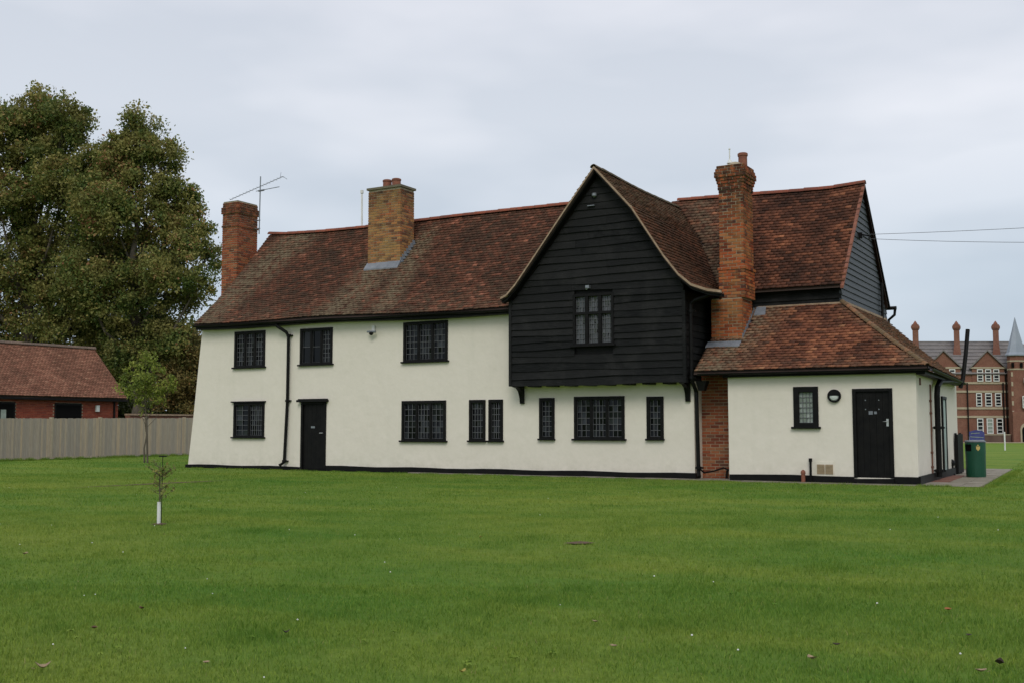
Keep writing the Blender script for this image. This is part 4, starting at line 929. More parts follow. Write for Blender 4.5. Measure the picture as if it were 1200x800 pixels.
# paving beside the extension
pv = bpy.data.objects.new('paved_path', None); C.objects.link(pv); pv.location = (-3.9, 30, 0); WORLD[pv.name] = Vector((-3.9, 30, 0)); pv['kind'] = 'structure'
MAT['pbrick'] = varied('path_brick', (.22, .09, .06), (.15, .07, .05), 5, .9, .3, 40)
mb = MB(); mb.hexa([(-5.2, 26.0, -.12), (-3.14, 26.0, -.12), (-3.95, 38, -.12), (-6, 38, -.12), (-5.2, 26.0, .006), (-3.14, 26.0, .006), (-3.95, 38, .006), (-6, 38, .006)]); mb.build('path_bed', 'soil', pv)
y = 25.98; k = 0
while y < 37.8:
    L = .45; 
    nx = 3
    for c in range(nx):
        x0 = -4.45 - .045 * max(0, y - 26.2) + c * .42; mb = MB(); g_ = random.uniform(.012, .024)
        mt = 'pbrick' if (c == 0 and 27.6 < y < 32) else 'conc'
        mb.box(x0, x0 + .41, y, y + L - .012, -.03, g_); mb.build('paving_slab', mt, pv)
    y += L; k += 1
# timber screen, little bollard, bin
ts = thing('timber_screen', (-4.55, 33.4, 0), 'narrow dark boarded screen between the side wall and the green bin', 'screen')
for k in range(6):
    mb = MB(); x0 = -4.98 + .0 * k; mb.box(-4.62 + .02 * k * .3, -4.595 + .02 * k * .3, 33.0 + k * .13, 33.12 + k * .13, .05, 1.12 + .01 * (k % 2)); mb.build('board', 'black', ts)
for y in (32.95, 33.80): mb = MB(); mb.box(-4.68, -4.62, y, y + .06, 0, 1.16); mb.build('post', 'black', ts)
mb = MB(); mb.box(-4.98, -4.62, 33.84, 33.87, .05, 1.1); mb.build('board', 'black', ts)
mb = MB(); mb.lathe((-4.72, 32.4, 0), [(.12, 0), (.12, .05), (.085, .08), (.08, .26), (.115, .28), (.12, .36), (.08, .43), (.02, .45)], 14); o = mb.build('drain_cowl', 'black', None, smooth=False); tag(o, 'short black cast cowl with rounded top by the dark screen', 'cowl')
bn = thing('litter_bin', (-3.93, 31.25, 0), 'round green litter bin with a gold crest standing on the paved path', 'bin')
Rb = .25
mb = MB(); mb.lathe((-3.93, 31.25, 0), [(Rb * .96, .02), (Rb * .98, .1), (Rb, .60), (Rb, .62)], 24); mb.build('lower_body', 'bingreen', bn)
mb = MB(); hd = []; n = 24; mouth = [math.radians(q) for q in (195, 262)]
mb = MB()
for k in range(n):
    t0, t1 = 2 * math.pi * k / n, 2 * math.pi * (k + 1) / n; tm = (t0 + t1) / 2
    op = mouth[0] < tm < mouth[1]
    for z0_, z1_ in ((.62, .69), (.69, .87), (.87, .93)):
        if op and z0_ == .69: continue
        p = lambda t, r, z: (-3.93 + r * math.cos(t), 31.25 + r * math.sin(t), z)
        mb.hexa([p(t0, Rb - .015, z0_), p(t0, Rb + .005, z0_), p(t1, Rb + .005, z0_), p(t1, Rb - .015, z0_), p(t0, Rb - .015, z1_), p(t0, Rb + .005, z1_), p(t1, Rb + .005, z1_), p(t1, Rb - .015, z1_)])
mb.build('hood', 'bingreen', bn)
mb = MB(); mb.lathe((-3.93, 31.25, .63), [(Rb - .03, 0), (Rb - .03, .28)], 20); mb.build('liner', 'dark', bn)
mb = MB(); mb.lathe((-3.93, 31.25, .93), [(Rb + .02, 0), (Rb + .02, .025), (Rb - .03, .045), (.05, .055)], 24); mb.build('lid', 'leadsheet', bn)
cdir = math.radians(292)
mb = MB(); bx, by = -3.93 + (Rb + .004) * math.cos(cdir), 31.25 + (Rb + .004) * math.sin(cdir); tx, ty = -math.sin(cdir), math.cos(cdir)
for pts in ([(-.05, .06), (.05, .06), (.045, -.01), (0, -.06), (-.045, -.01)], [(-.03, .075), (.0, .11), (.03, .075)]):
    mb.prism([(bx + tx * q, by + ty * q, .76 + z) for q, z in pts], (math.cos(cdir) * .006, math.sin(cdir) * .006, 0))
mb.build('crest', 'gold', bn)

# far bits on the field to the right
bp = FH * 41 + RH * 17.25; bnr = thing('banner_stand', (bp[0], bp[1], 0), 'dark blue banner with pale stripes on a white frame behind the green bin', 'banner')
def far_xf(base): return lambda x, d, z: tuple(np.array(base) + RH * x + FH * d + np.array((0, 0, z)))
mb = MB(far_xf((bp[0], bp[1], 0)))
for x in (-.26, .26): mb.box(x - .015, x + .015, 0, .03, 0, 1.0)
mb.box(-.26, .26, 0, .03, .56, .59); mb.build('frame', 'white', bnr)
mb = MB(far_xf((bp[0], bp[1], 0))); vs = [(x, -.01, z) for x, z in ((-.28, .72), (.28, .70), (.28, 1.16), (.15, 1.22), (-.05, 1.24), (-.28, 1.18))]; mb.prism(vs, (0, .008, 0)); mb.build('banner_cloth', 'blue', bnr)
mb = MB(far_xf((bp[0], bp[1], 0)))
for z0, s_, x0, x1 in ((1.10, .02, -.22, .1), (.98, -.03, -.25, .24), (.84, .02, -.18, .25), (.76, 0, -.25, .0)): mb.hexa([(x0, -.016, z0), (x1, -.016, z0 + s_), (x1, -.011, z0 + s_), (x0, -.011, z0), (x0, -.016, z0 + .025), (x1, -.016, z0 + s_ + .025), (x1, -.011, z0 + s_ + .025), (x0, -.011, z0 + .025)])
mb.build('pale_stripes', 'paleglass', bnr)
wp = FH * 72 + RH * 32.1; mb = MB(far_xf((wp[0], wp[1], float(gz(wp[0], wp[1]))))); mb.box(-.035, .035, -.035, .035, 0, 1.2); o = mb.build('white_post', 'white'); tag(o, 'slim white post standing alone on the far field', 'post')

# ------------------------------------------------------------------ school building across the field
SZ = 157.; SB = FH * SZ + RH * ((1120 - 600) / 1290 * SZ); SG = -.60
def S(x, d, z):
    x = x + d * .403
    return (SB[0] + RH[0] * x + FH[0] * d, SB[1] + RH[1] * x + FH[1] * d, SG + z)
school = thing('school_building', (SB[0], SB[1], SG), 'Victorian red brick school with pale bands, slate roof, tall chimneys and a spired turret', 'building')
def sbm(name, bands=None):
    m = M(name, (.24, .09, .055), .9, .2); nt = m.node_tree; n = noise(nt, .6, 5, .7); n2 = noise(nt, 6, 4, .7)
    c = mixc(nt, mr(nt, n, .35, .65), (.20, .085, .06), (.25, .125, .088)); c = mixc(nt, mr(nt, n2, .4, .7, 0, .6), c, (.11, .055, .042)); setc(m, c); return m  # brick tones raised so the colour carries the distance haze
MAT['s_brick'] = sbm('school_brick'); MAT['s_stone'] = varied('school_stone', (.42, .35, .25), (.34, .28, .2), 2, .8)
MAT['s_slate'] = varied('school_slate', (.13, .12, .12), (.20, .18, .17), .9, .7, .3, 3, .4, (1, 1, 3)); MAT['s_spire'] = varied('spire_lead', (.22, .25, .30), (.28, .31, .36), .8, .5)
k_ = 1 / 8.22
def sx_(u): return (u - 1120) * k_
def sz_(v): return (518 - v) * k_
mb = MB(S); mb.box(sx_(1060), sx_(1184), 0, 9, -1, sz_(437)); mb.build('wall', 's_brick', school)
mb = MB(S); x0, x1 = sx_(1058), sx_(1186); zt = sz_(397.5); ze = sz_(438)
mb.add([(x0, -.3, ze), (x1, -.3, ze), (x1, 4.5, zt), (x0, 4.5, zt), (x0, 9.3, ze), (x1, 9.3, ze)], [(0, 1, 2, 3), (3, 2, 5, 4), (0, 3, 4), (1, 5, 2)]); sr = mb.build('roof', 's_slate', school)
mb = MB(S); mb.box(x0, x1, 4.4, 4.6, zt - .05, zt + .12); mb.build('ridge', 's_slate', sr)
# slate courses, alternating bands as proud strips
for q in range(9):
    t0 = q / 9; mb = MB(S); a_ = lambda t: (-.3 + 4.8 * t, ze + (zt - ze) * t)
    (d0, z0), (d1, z1) = a_(t0), a_(t0 + 1 / 9.0)
    mb.hexa([(x0, d0 - .05, z0 + .02), (x1, d0 - .05, z0 + .02), (x1, d1, z1 - .02), (x0, d1, z1 - .02), (x0, d0 - .06, z0 + .08), (x1, d0 - .06, z0 + .08), (x1, d1 - .01, z1 + .01), (x0, d1 - .01, z1 + .01)]); mb.build('slate_course', 's_slate', sr)
for v0, v1 in ((447, 449.5), (457, 459.5), (476.5, 479), (486.5, 489)): mb = MB(S); mb.box(sx_(1060), sx_(1182.8), -.12, .02, sz_(v1), sz_(v0)); mb.build('string_course', 's_stone', school)
def swin(u0, u1, v0, v1, d=-.02, rows=4, cols=1, blind=False, parent=school):
    x0, x1, z0, z1 = sx_(u0), sx_(u1), sz_(v1), sz_(v0); fw = .13; mb = MB(S)
    mb.box(x0, x0 + fw, d - .10, d + .05, z0, z1); mb.box(x1 - fw, x1, d - .10, d + .05, z0, z1); mb.box(x0 + fw, x1 - fw, d - .10, d + .05, z1 - fw, z1); mb.box(x0 + fw, x1 - fw, d - .14, d + .05, z0, z0 + fw)
    for r in range(1, rows): z = z0 + (z1 - z0) * r / rows; mb.box(x0 + fw, x1 - fw, d - .07, d + .03, z - .045, z + .045)
    f = mb.build('window', 'white', parent)
    for r in range(rows):
        z = z0 + (z1 - z0) * r / rows; mb = MB(S); mb.box(x0 + fw, x1 - fw, d - .03, d - .01, z + .045, z + (z1 - z0) / rows - .045); mb.build('pane', 'paleglass' if blind else 'glass', f)
    return f
for a_, b_ in ((1143.4, 1150.3), (1154, 1162), (1165.6, 1173.2)): swin(a_, b_, 460, 475.5)
for q, (a_, b_) in enumerate(((1143.6, 1151), (1154.8, 1162.6), (1166.4, 1174))): swin(a_, b_, 489.5, 507.5, blind=(q == 1))
def dormer(uc, wins=True):
    hw = 21.5 * k_; mb = MB(S); xc = sx_(uc); zb, zm, zt_ = sz_(448), sz_(431), sz_(411)
    mb.prism([(xc - hw * .88, -.1, zb), (xc + hw * .88, -.1, zb), (xc + hw * .88, -.1, zm), (xc, -.1, zt_ + .1), (xc - hw * .88, -.1, zm)], (0, 4, 0)); dm = mb.build('dormer', 's_brick', school)
    for s in (-1, 1):
        mb = MB(S); mb.hexa([(xc, -.4, zt_), (xc + s * hw, -.4, zm - .1), (xc + s * hw, 4, zm - .1), (xc, 4, zt_), (xc, -.4, zt_ + .22), (xc + s * hw * 1.03, -.4, zm + .1), (xc + s * hw * 1.03, 4, zm + .1), (xc, 4, zt_ + .22)]); mb.build('dormer_roof', 's_slate', dm)
    mb = MB(S); mb.box(xc - hw, xc + hw, -.25, -.1, sz_(431.5), sz_(429.5)); mb.build('cornice', 's_stone', dm)
    if wins:
        for q in (-9.5, 0, 9.5): swin(uc + q - 3.6, uc + q + 3.6, 432, 446.5, d=-.12, parent=dm)
dormer(1158.5); dormer(1107)
def schim(u, flare=True):
    xc = sx_(u); mb = MB(S); w_ = .42; zb = sz_(420); zt_ = sz_(384)
    mb.box(xc - w_, xc + w_, 2.6, 3.5, zb, zt_); mb.hexa([(xc - w_ - .25, 2.4, zb), (xc + w_ + .25, 2.4, zb), (xc + w_ + .25, 3.7, zb), (xc - w_ - .25, 3.7, zb), (xc - w_, 2.6, zb + 2.2), (xc + w_, 2.6, zb + 2.2), (xc + w_, 3.5, zb + 2.2), (xc - w_, 3.5, zb + 2.2)])
    c = mb.build('chimney', 's_brick', school)
    mb = MB(S)
    for e_, a_, b_ in ((.10, 0, .2), (.2, .2, .55), (.08, .55, .75)): mb.box(xc - w_ - e_, xc + w_ + e_, 2.6 - e_, 3.5 + e_, zt_ + a_ - .001, zt_ + b_)
    mb.build('chimney_cap', 's_brick', c); mb = MB(S); mb.lathe((xc, 3.05, zt_ + .75), [(.36, 0), (.3, .2), (.15, .4), (.05, .55)], 8); mb.build('chimney_pot', 'clay', c)
for u in (1073.7, 1123, 1170): schim(u)
# drainpipes
for u, v0 in ((1133.5, 448), (1179, 433), (1175.5, 448)): mb = MB(S); mb.box(sx_(u) - .09, sx_(u) + .09, -.28, -.1, 0, sz_(v0)); mb.build('drainpipe', 'black', school)
# low area wall at the foot
MAT['s_dark'] = varied('old_brick_dark', (.09, .05, .04), (.14, .09, .07), .8, .9)
mb = MB(S); mb.box(sx_(1150), sx_(1182), -1.6, -1.3, -.3, sz_(509)); mb.build('area_wall', 's_dark', school); mb = MB(S); mb.box(sx_(1150), sx_(1182), -1.66, -1.24, sz_(509), sz_(508)); mb.build('coping', 's_stone', school)
# turret and entrance wing
xc = sx_(1191.5); tr_ = 1.3
mb = MB(S); mb.lathe((xc, -1.0, -1), [(tr_, 0), (tr_, 1 + sz_(416))], 8); tw_ = mb.build('turret', 's_brick', school)
mb = MB(S); mb.lathe((xc, -1.0, sz_(416)), [(tr_ + .25, -.15), (tr_ + .28, 0), (tr_ + .05, .35), (.5, 3.4), (.03, sz_(372.5) - sz_(416))], 8); mb.build('spire', 's_spire', tw_)
for v in (423.5, 433): mb = MB(S); mb.lathe((xc, -1.0, sz_(v)), [(tr_ + .06, -.1), (tr_ + .06, .1)], 8); mb.build('string_course', 's_stone', tw_)
for u in (1186.8, 1196.8): mb = MB(S); mb.box(sx_(u) - .2, sx_(u) + .2, -2.33, -2.1, sz_(431), sz_(425.5)); mb.build('turret_window', 'dark', tw_)
mb = MB(S); mb.box(sx_(1184), sx_(1290), -.5, 9, -1, sz_(428)); wg = mb.build('entrance_wing', 's_brick', school)
mb = MB(S); mb.add([(sx_(1184), -.8, sz_(428)), (sx_(1292), -.8, sz_(428)), (sx_(1292), 4.4, sz_(400)), (sx_(1184), 4.4, sz_(400)), (sx_(1184), 9.4, sz_(428)), (sx_(1292), 9.4, sz_(428))], [(0, 1, 2, 3), (3, 2, 5, 4), (0, 3, 4), (1, 5, 2)]); mb.build('roof', 's_slate', school)
for v in (487, 477.5, 458, 447): mb = MB(S); mb.box(sx_(1203), sx_(1290), -.62, -.48, sz_(v) - .15, sz_(v) + .15); mb.build('string_course', 's_stone', wg)
for q in range(7):
    mb = MB(S); w_ = .35 + .3 * (q % 2); mb.box(sx_(1184.5), sx_(1184.5) + w_ + .3, -2.05, -1.9, sz_(508) + q * 1.35, sz_(508) + q * 1.35 + .6); mb.build('quoin', 's_stone', tw_)
swin(1196.5, 1204, 464, 478, d=-2.4, parent=school, rows=3)
swin(1199, 1206, 443, 449, d=-2.4, parent=school, rows=1)
mb = MB(S); pc = sx_(1201)
mb.box(pc - 2.0, pc + 2.0, -2.4, -.5, -1, sz_(462 + 20)); pch = mb.build('porch', 's_brick', school)
def archpts(w_, zs, zt_, n=10): return [(-w_, 0), (w_, 0), (w_, zs)] + [(w_ * math.cos(t), zs + (zt_ - zs) * math.sin(t)) for t in np.linspace(.15, math.pi - .15, n)] + [(-w_, zs)]
mb = MB(S); mb.prism([(pc + x, -2.5, z) for x, z in archpts(1.0, 1.9, 2.85)], (0, .1, 0)); mb.build('arch_surround', 's_stone', pch)
mb = MB(S); mb.prism([(pc + x, -2.53, z) for x, z in archpts(.75, 1.8, 2.45)], (0, .1, 0)); mb.build('doorway', 'dark', pch)
# pale kerb in front of the school
mb = MB(S); mb.box(-9, 24, -2.9, -2.6, -.1, .12); o = mb.build('kerb', 's_stone'); o['kind'] = 'structure'

# ------------------------------------------------------------------ fence on the left
def fence_mat():
    m = M('weathered_oak', (.22, .2, .17), .85, .2); nt = m.node_tree; r = objrand(nt)
    c = ramp(nt, [(0, (.33, .295, .255)), (.4, (.385, .335, .28)), (.75, (.43, .36, .285)), (1, (.52, .40, .28))]); nt.links.new(r, c.inputs[0])
    g = noise(nt, 5, 6, .7, (6, 6, .5)); c2 = mixc(nt, mr(nt, g, .35, .75, 0, .6), c.outputs[0], (.20, .16, .125)); z = nt.nodes.new('ShaderNodeSeparateXYZ')
    setc(m, c2); bump(m, g, .5, .01); return m
MAT['fence'] = fence_mat(); MAT['fencepost'] = varied('fence_post_wood', (.42, .34, .25), (.32, .27, .20), 6, .85)
fn = thing('fence', (-39.9, 32, 0), 'weathered grey close board timber fence along the left of the lawn', 'fence')
fa = np.array([-39.20, 24.6]); fb = np.array([-41.4, 45.5]); fl = np.linalg.norm(fb - fa); fd = (fb - fa) / fl; fnrm = np.array([fd[1], -fd[0]])
def fxf(u, n, z): return (fa[0] + fd[0] * u + fnrm[0] * n, fa[1] + fd[1] * u + fnrm[1] * n, z)
u = 0; kk = 0; post = 0
fz = lambda u: 1.69 + .011 * max(0, u - 3) + .0 * u
while u < fl:
    wd = random.uniform(.088, .102); t = random.uniform(-.004, .004); h = fz(u) + random.uniform(-.012, .012); mb = MB(fxf); hz = math.floor(u / 2.75) % 2 * .012
    mb.hexa([(u, .0, .10), (u + wd, -.012 + t, .10), (u + wd, .014 + t, .10), (u, .022, .10), (u, .0, h + hz), (u + wd, -.012 + t, h + hz), (u + wd, .014 + t, h + hz), (u, .022, h + hz)]); mb.build('pale', 'fence', fn); u += wd - .006
u = 0.4
while u < fl:
    mb = MB(fxf); mb.box(u, u + .11, -.10, .035, 0, fz(u) + .05); mb.build('post', 'fencepost', fn)
    mb = MB(fxf); mb.box(u + .11, u + 2.63, .005, .035, 0, .12); mb.build('gravel_board', 'fence', fn)
    for z in (.4, 1.3): mb = MB(fxf); mb.box(u + .11, u + 2.63, -.08, -.03, z, z + .08); mb.build('rail', 'fence', fn)
    u += 2.75
# brick garden wall further back
gwall = thing('garden_wall', (-44.0, 44, 0), 'low red brick garden wall seen over the fence beyond the brown roofed outbuilding', 'wall')
mb = MB(); mb.hexa([(-43.6, 37.6, 0), (-43.3, 37.6, 0), (-44.1, 58, 0), (-44.4, 58, 0), (-43.6, 37.6, 1.95), (-43.3, 37.6, 1.95), (-44.1, 58, 2.0), (-44.4, 58, 2.0)]); mb.build('brickwork', 's_brick', gwall)
for k in range(34):
    y = 37.6 + k * .6; x = -43.45 - .0392 * (y - 37.6); mb = MB(); mb.box(x - .22, x + .22, y + .01, y + .59, 1.96 + .002 * k, 2.04 + .002 * k); mb.build('coping_stone', 'verge', gwall)

# ------------------------------------------------------------------ outbuilding on the left
ob = thing('outbuilding', (-46, 31, 0), 'single storey red brick outbuilding with a pinkish brown tiled roof behind the fence', 'building')
E0 = np.array([-43.41, 37.59]); LD = np.array([.0903, .9959]); LN = np.array([-.9959, .0903])
def oxf(u, n, z): return (E0[0] - LD[0] * u + LN[0] * n, E0[1] - LD[1] * u + LN[1] * n, z)   # u towards the viewer, n away from the lawn
def P_ob(s, t):
    n = 2.85 * t; z = 2.78 + 2.52 * t
    return np.stack([E0[0] - LD[0] * s + LN[0] * n, E0[1] - LD[1] * s + LN[1] * n, z + 0 * s], -1)
def P_ob2(s, t):
    n = 5.7 - 2.85 * t; z = 2.78 + 2.52 * t
    return np.stack([E0[0] - LD[0] * s + LN[0] * n, E0[1] - LD[1] * s + LN[1] * n, z + 0 * s], -1)
orf = deck('roof', P_ob, 0, 15, ob, ns=16); deck('roof_back', P_ob2, 0, 15, orf, ns=8, mat='t_pink')
tiles('roof_tiles', P_ob, .03, 15, 3.8, 't_pink', orf, None, lambda c: .2 + 0 * c[:, 0])
ridge_run(lambda t: oxf(.0 + 15 * t, 2.85, 5.36), 34, orf, 'ridge_grey', rr=.13)
def brick_face(xf, u0, u1, z0, z1, holes, parent, mat, d=.02):
    mb = MB(xf); r = 0; z = z0
    while z < z1:
        u = u0 - (.11 if r % 2 else 0)
        while u < u1:
            a_, b_ = max(u, u0), min(u + .215, u1)
            if b_ - a_ > .03 and not any(h[0] < (a_ + b_) / 2 < h[1] and h[2] < z + .03 < h[3] for h in holes): mb.box(a_, b_, -d + random.uniform(0, .004), .01, z, z + .065)
            u += .225
        z += .075; r += 1
    return mb.build('bricks', mat, parent, 'stuff')
OH = [(2.35, 3.75, .9, 2.5), (5.7, 6.8, .9, 2.5), (10, 11.2, .9, 2.5)]
mb = MB(oxf); mb.box(.35, 15, .32, .5, 0, 2.75); mb.prism([(.35, .5, 0), (.35, 5.4, 0), (.35, 5.4, 2.7), (.35, 2.85, 5.1), (.35, .5, 2.7)], (.15, 0, 0)); ow = mb.build('wall', 'mortar', ob)
brick_face(lambda u, n, z: oxf(u, n + .31, z), .35, 15, 1.4, 2.72, OH, ow, 'b_garage')
for h in OH:
    mb = MB(oxf); mb.box(h[0], h[1], .27, .315, h[2], h[3]); wf = mb.build('window', 'black', ob); mb = MB(oxf); mb.box(h[0] + .08, h[1] - .08, .255, .268, h[2] + .1, h[3] - .1); mb.build('pane', 'dark', wf)
mb = MB(oxf); mb.box(6.15, 6.40, .24, .254, 1.75, 2.15); mb.build('notice', 'paleglass', ob)
mb = MB(oxf); mb.box(1.45, 1.62, .17, .30, 2.12, 2.42); mb.build('wall_lamp', 'opal', ob)
mb = MB(oxf); mb.box(-.02, 15, .0, .12, 2.62, 2.75); mb.build('gutter', 'black', ob); mb = MB(oxf); mb.box(.55, .62, .22, .29, 0, 2.6); mb.build('drainpipe', 'black', ob)

# ------------------------------------------------------------------ trees
def leaf_mat(name, stops, tr=.25):
    m = M(name, stops[0][1], .6, .25); nt = m.node_tree; r = attr(nt, 'rnd'); c = ramp(nt, stops); nt.links.new(r, c.inputs[0])
    cc = mixc(nt, mr(nt, noise(nt, .8, 4, .6), .40, .62, 0, .5), c.outputs[0], stops[-2][1]); setc(m, cc)
    b = nt.nodes['Principled BSDF']; t = nt.nodes.new('ShaderNodeBsdfTranslucent'); nt.links.new(cc, t.inputs[0])
    mx = nt.nodes.new('ShaderNodeMixShader'); mx.inputs[0].default_value = tr
    nt.links.new(b.outputs[0], mx.inputs[1]); nt.links.new(t.outputs[0], mx.inputs[2]); nt.links.new(mx.outputs[0], nt.nodes['Material Output'].inputs[0]); return m
MAT['l_lime'] = leaf_mat('lime_leaves', [(0, (.045, .085, .022)), (.45, (.105, .155, .034)), (.82, (.24, .25, .065)), (.95, (.38, .30, .10)), (1, (.36, .17, .09))], .35)
MAT['l_dark'] = leaf_mat('dark_leaves', [(0, (.04, .06, .018)), (.5, (.075, .10, .026)), (.85, (.13, .135, .038)), (1, (.17, .14, .045))], .15)
MAT['l_brown'] = leaf_mat('brown_leaves', [(0, (.075, .085, .026)), (.5, (.135, .125, .038)), (.85, (.22, .16, .05)), (1, (.28, .15, .055))])
MAT['l_maple'] = leaf_mat('maple_leaves', [(0, (.10, .15, .028)), (.5, (.19, .245, .042)), (.85, (.31, .34, .065)), (1, (.34, .34, .09))], .35)
MAT['bark'] = varied('grey_bark', (.075, .063, .047), (.13, .11, .085), 3, .9, .6, 12, .2, (3, 3, .6))
def tree(name, base, lobes, label, mat, n_leaf, leaf=.2, trunk_r=.3, group=None, clump=.55, top=None, fill=.9, depth=1.0):
    base = np.array(base, float); root = thing(name, tuple(base), label, 'tree', group); r = rng
    LB = []
    for (dx, z, rr) in lobes: LB.append((base + RH * dx + FH * r.uniform(-.55, .55) * depth * 2.2 + np.array((0, 0, z)), rr))
    # extra lobes behind and in front for body
    vol = np.array([q[1] ** 2 for q in LB]); vol = vol / vol.sum()
    clumps = []
    for (c, rr), v in zip(LB, vol):
        k = max(3, int(fill * 9 * (rr / clump) ** 2 * .55))
        d = r.normal(size=(k, 3)); d /= np.linalg.norm(d, axis=1)[:, None]; q = r.random(k) ** .38
        clumps.append(np.concatenate([c + d * (rr * q)[:, None] * np.array([1, 1, .95]), np.full((k, 1), rr * 0 + 1)], 1))
    CL = np.concatenate(clumps)[:, :3]; m = n_leaf // len(CL) + 1; sz = clump * r.uniform(.45, 1.15, len(CL))
    P = (CL[:, None] + np.clip(r.normal(size=(len(CL), m, 3)), -2, 2) * (sz[:, None, None] * np.array([.55, .55, .46]))).reshape(-1, 3); n = len(P)
    tone = np.repeat(r.uniform(-.25, .25, len(CL)) + .18 * sines(CL[:, 0] * .6, CL[:, 2] * .6, 1, 77), m); a = r.normal(size=(n, 3)); a[:, 2] -= .4; a /= np.linalg.norm(a, axis=1)[:, None]
    b = r.normal(size=(n, 3)); b -= a * (a * b).sum(1)[:, None]; b /= np.linalg.norm(b, axis=1)[:, None]; nn = np.cross(a, b)
    s = leaf * r.uniform(.6, 1.25, n)[:, None]
    V = np.stack([P - a * s * .5, P + b * s * .30 + nn * s * .06, P + a * s * .5 - nn * s * .08, P - b * s * .30 + nn * s * .06], 1).reshape(-1, 3); F = (np.arange(n)[:, None] * 4 + np.arange(4)[None]);
    rv = np.clip(r.random(n) * .75 + tone + .12, 0, 1); me = npmesh('crown', V - base, F, MAT[mat], rv); link('crown', me, root, tuple(base))
    # trunk and limbs
    mb = MB(); topz = max(c[2] for c, _ in LB) if top is None else base[2] + top; j = lambda s_: r.uniform(-s_, s_)
    tp = [base + np.array((0, 0, -.2))]; H = topz - base[2]
    for t in (.03, .15, .3, .45, .6, .78, .95): tp.append(base + np.array((j(.02 * H), j(.02 * H), H * t)))
    rad_ = [trunk_r * 1.25, trunk_r * 1.1] + [trunk_r * (1 - t * .92) for t in (.15, .3, .45, .6, .78, .95)]
    mb.tube(tp, rad_, 10)
    tr = mb.build('trunk', 'bark', root); lm = MB()
    def limb(a_, b_, r0, r1):
        mid = (a_ + b_) / 2 + np.array((j(.12), j(.12), j(.12))) * np.linalg.norm(b_ - a_) + np.array((0, 0, -.08 * np.linalg.norm(b_ - a_)))
        lm.tube([a_, a_ * .5 + mid * .5, mid, mid * .4 + b_ * .6 + (0, 0, .03), b_], [r0, r0 * .85, (r0 + r1) / 2, r1 * 1.2, r1], 6)
        return mid
    for i, (c, rr) in enumerate(LB):
        hz = np.clip((c[2] - base[2]) * .55 / H, .08, .9); s0 = base + np.array((0, 0, H * hz)); limb(s0, c, trunk_r * .42 * (1 - hz * .6), trunk_r * .10)
        near = CL[np.argsort(np.linalg.norm(CL - c, axis=1))[:max(5, int(9 * rr))]]
        for q in near[::2]: limb(c * .8 + s0 * .2, q, trunk_r * .12, trunk_r * .03)
    lm.build('limbs', 'bark', root)
    return root
LA = [(3.9, 17.2, 1.1), (.4, 19.5, 1.2), (3.7, 15.8, 1.3), (4.2, 13.4, 1.6), (4.2, 10.6, 1.7), (4.0, 8, 1.7), (-1.6, 18.9, 1.4), (2.3, 18.4, 1.2), (-.1, 18.94, 1.54), (2.16, 18.5, 1.35), (-1.92, 17.74, 2.16), (.96, 16.29, 2.31), (2.4, 15.09, 1.8), (-1.44, 14.37, 2.4), (.96, 12.45, 2.4), (-.96, 10.05, 2.4), (1.92, 9.56, 2.16), (2.8, 7.16, 2.16), (-.48, 6.68, 2.4), (-3.5, 15, 2.2), (-3.6, 11, 2.2), (-3.4, 7.5, 2.2)]
tree('large_tree', (-54.66, 40.09, 0), LA, 'tallest broadleaf tree at the left edge with olive green autumn foliage', 'l_lime', 150000, .19, .42, 'large trees behind the outbuilding', .62, fill=1.15)
LB_ = [(-2.2, 16.2, 1.3), (3.5, 10.9, .9), (3.6, 9.2, .8), (3.2, 12.2, .8), (-2.6, 14.2, 1.5), (-2.7, 11.6, 1.6), (-2.7, 9.4, 1.6), (-.2, 17.9, 1.1), (-.37, 16.97, 1.4), (1.3, 16.5, 1.2), (-1.4, 15.81, 1.4), (.33, 14.65, 1.77), (2.19, 14.0, 1.2), (-1.3, 13.02, 1.86), (1.49, 12.55, 1.7), (2.9, 11.2, .9), (.09, 10.69, 1.95), (2.19, 9.76, 1.6), (2.95, 8.6, .8), (-1.3, 8.6, 1.95), (.79, 7.44, 1.86), (2.19, 6.04, 1.4), (-.37, 5.58, 1.86)]
tree('large_tree', (-47.73, 41.77, 0), LB_, 'second tall broadleaf tree, just left of the end chimney', 'l_lime', 115000, .18, .36, 'large trees behind the outbuilding', .58, fill=1.15)
tree('shrubby_tree', (-44.8, 43.0, 0), [(-.22, 5.6, 1.2), (.81, 5.1, 1.1), (-.45, 3.9, 1.3), (.67, 3.5, 1.3), (1.35, 6.0, .85), (-1.35, 3.3, 1.1), (2.02, 4.2, 1.4), (3.2, 4.0, 1.5), (.3, 2.2, 1.2), (2, 2.2, 1.2)], 'rust tinged bushy tree beside the left corner of the house', 'l_brown', 30000, .16, .16, None, .5, depth=.6)
tree('shrubby_tree', (-52.6, 47.5, 0), [(-1.77, 6.0, 2.2), (.44, 5.8, 2.2), (2.4, 4.9, 2.0), (4.2, 4.4, 2.0), (-3.98, 5.8, 2.2), (6.2, 4.0, 2.0), (1, 2.5, 2), (4, 2.3, 2), (7, 2.2, 2), (-1, 1.6, 1.6), (2.5, 1.5, 1.6), (5.5, 1.5, 1.6), (-3.5, 2.4, 1.8)], 'dark evergreen thicket tree filling the gap under the tall trees', 'l_dark', 45000, .24, .22, None, .7, depth=.8)
tree('shrubby_tree', (-58.0, 36.5, 0), [(-3, 6.0, 2.2), (0, 6.2, 2.2), (2.4, 5.6, 2.0), (-1.5, 8, 2.2), (1.5, 8.2, 2.0), (-4, 8, 2.2)], 'dark tree behind the outbuilding roof at the left edge', 'l_dark', 16000, .26, .22, None, .7, depth=.8)
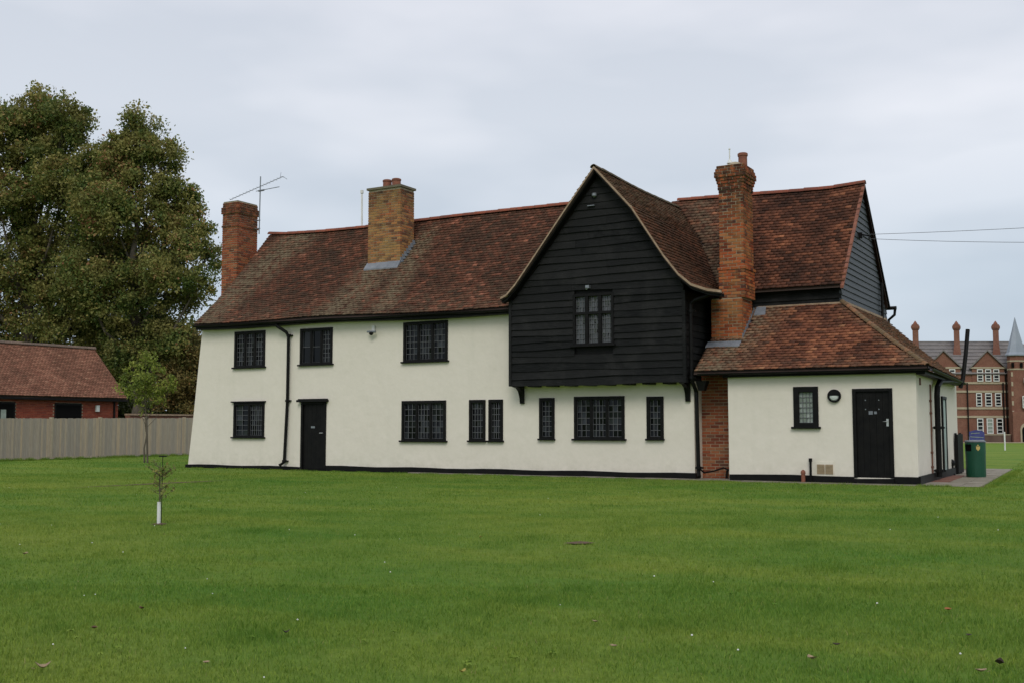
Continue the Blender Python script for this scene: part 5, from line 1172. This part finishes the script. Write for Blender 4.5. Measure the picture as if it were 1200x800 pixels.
tree('shrubby_tree', (-60.5, 60.0, 0), [(-6, 6.0, 3), (-2, 6.5, 3), (2, 5.5, 3), (6, 5.0, 3), (10, 4.5, 2.6), (13, 4.0, 2.4), (0, 2.5, 3), (5, 2.4, 2.8), (10, 2.3, 2.4), (-10, 3, 3.2), (-14, 3, 3.2), (-6, 2.4, 3), (-18, 3.5, 3.5)], 'farthest dark tree belt plant behind the garden wall', 'l_dark', 60000, .34, .25, None, 1.0, depth=.8)
yt = tree('young_maple', (-33.02, 29.46, 0), [(0, 3.2, .42), (-.35, 2.95, .34), (.34, 2.9, .34), (-.05, 2.45, .38), (-.85, 3.35, .24), (.75, 2.75, .26), (.15, 3.85, .18), (-.42, 3.72, .2), (.45, 3.55, .22), (-1.0, 2.9, .15), (-.62, 2.6, .2), (.98, 3.1, .14), (.02, 2.15, .22), (-.1, 4.05, .1), (.5, 2.35, .16)], 'young yellow green maple on a slim stem in front of the fence', 'l_maple', 2900, .11, .030, None, .24, depth=.12, top=3.6)
mb = MB(); mb.tube([(-32.85, 29.45, 0), (-32.97, 29.45, 1.72)], .035, 8); mb.tube([(-32.97, 29.45, 1.66), (-32.97, 29.45, 1.74)], .06, 8); o = mb.build('tree_stake', 'bark'); tag(o, 'dark wooden stake tied to the young maple stem', 'stake')
# sapling with white guard
sp0 = np.array([-11.24, 10.29, 0]); sap = thing('sapling', tuple(sp0), 'tiny sparse sapling with a white trunk guard on the lawn', 'sapling')
mb = MB(); mb.tube([sp0 + (0, 0, 0), sp0 + (.01, 0, .3), sp0 + (-.01, .005, .6), sp0 + (.0, 0, .82)], [.012, .010, .006, .003], 7)
tips = []
for k in range(26):
    t = random.uniform(.32, .78); a_ = random.uniform(0, 6.28); L = random.uniform(.07, .19); p = sp0 + (0, 0, t); q = p + np.array((math.cos(a_) * L, math.sin(a_) * L, L * .7)); mb.tube([p, (p + q) / 2 + (0, 0, -.01), q], [.004, .003, .0015], 5); tips += [q, (p + q) / 2]
mb.build('trunk', 'bark', sap)
lf = MB()
for q in tips * 6:
    q = q + np.array([random.uniform(-.03, .03) for _ in range(3)]); a_ = np.array([random.gauss(0, 1) for _ in range(3)]); a_ /= np.linalg.norm(a_); b = np.cross(a_, (.3, .2, 1)); b /= np.linalg.norm(b); L = random.uniform(.025, .05)
    lf.add([q, q + a_ * L * .5 + b * L * .42, q + a_ * L, q + a_ * L * .5 - b * L * .42], [(0, 1, 2, 3)])
lf.build('crown', 'l_lime', sap)
gp = MB(); gp.tube([sp0 + (0, 0, .0), sp0 + (-.005, 0, .31)], .024, 14); gp.build('trunk_guard', 'white', sap)
sk = sp0 + (-.01, .05, 0); mb = MB(); mb.tube([sk, sk + (.0, 0, .90)], .005, 6); mb.box(sk[0] - .07, sk[0] + .07, sk[1] - .008, sk[1] + .008, .895, .91); o = mb.build('support_cane', 'black'); tag(o, 'thin dark cane with a short crossbar beside the sapling', 'cane')
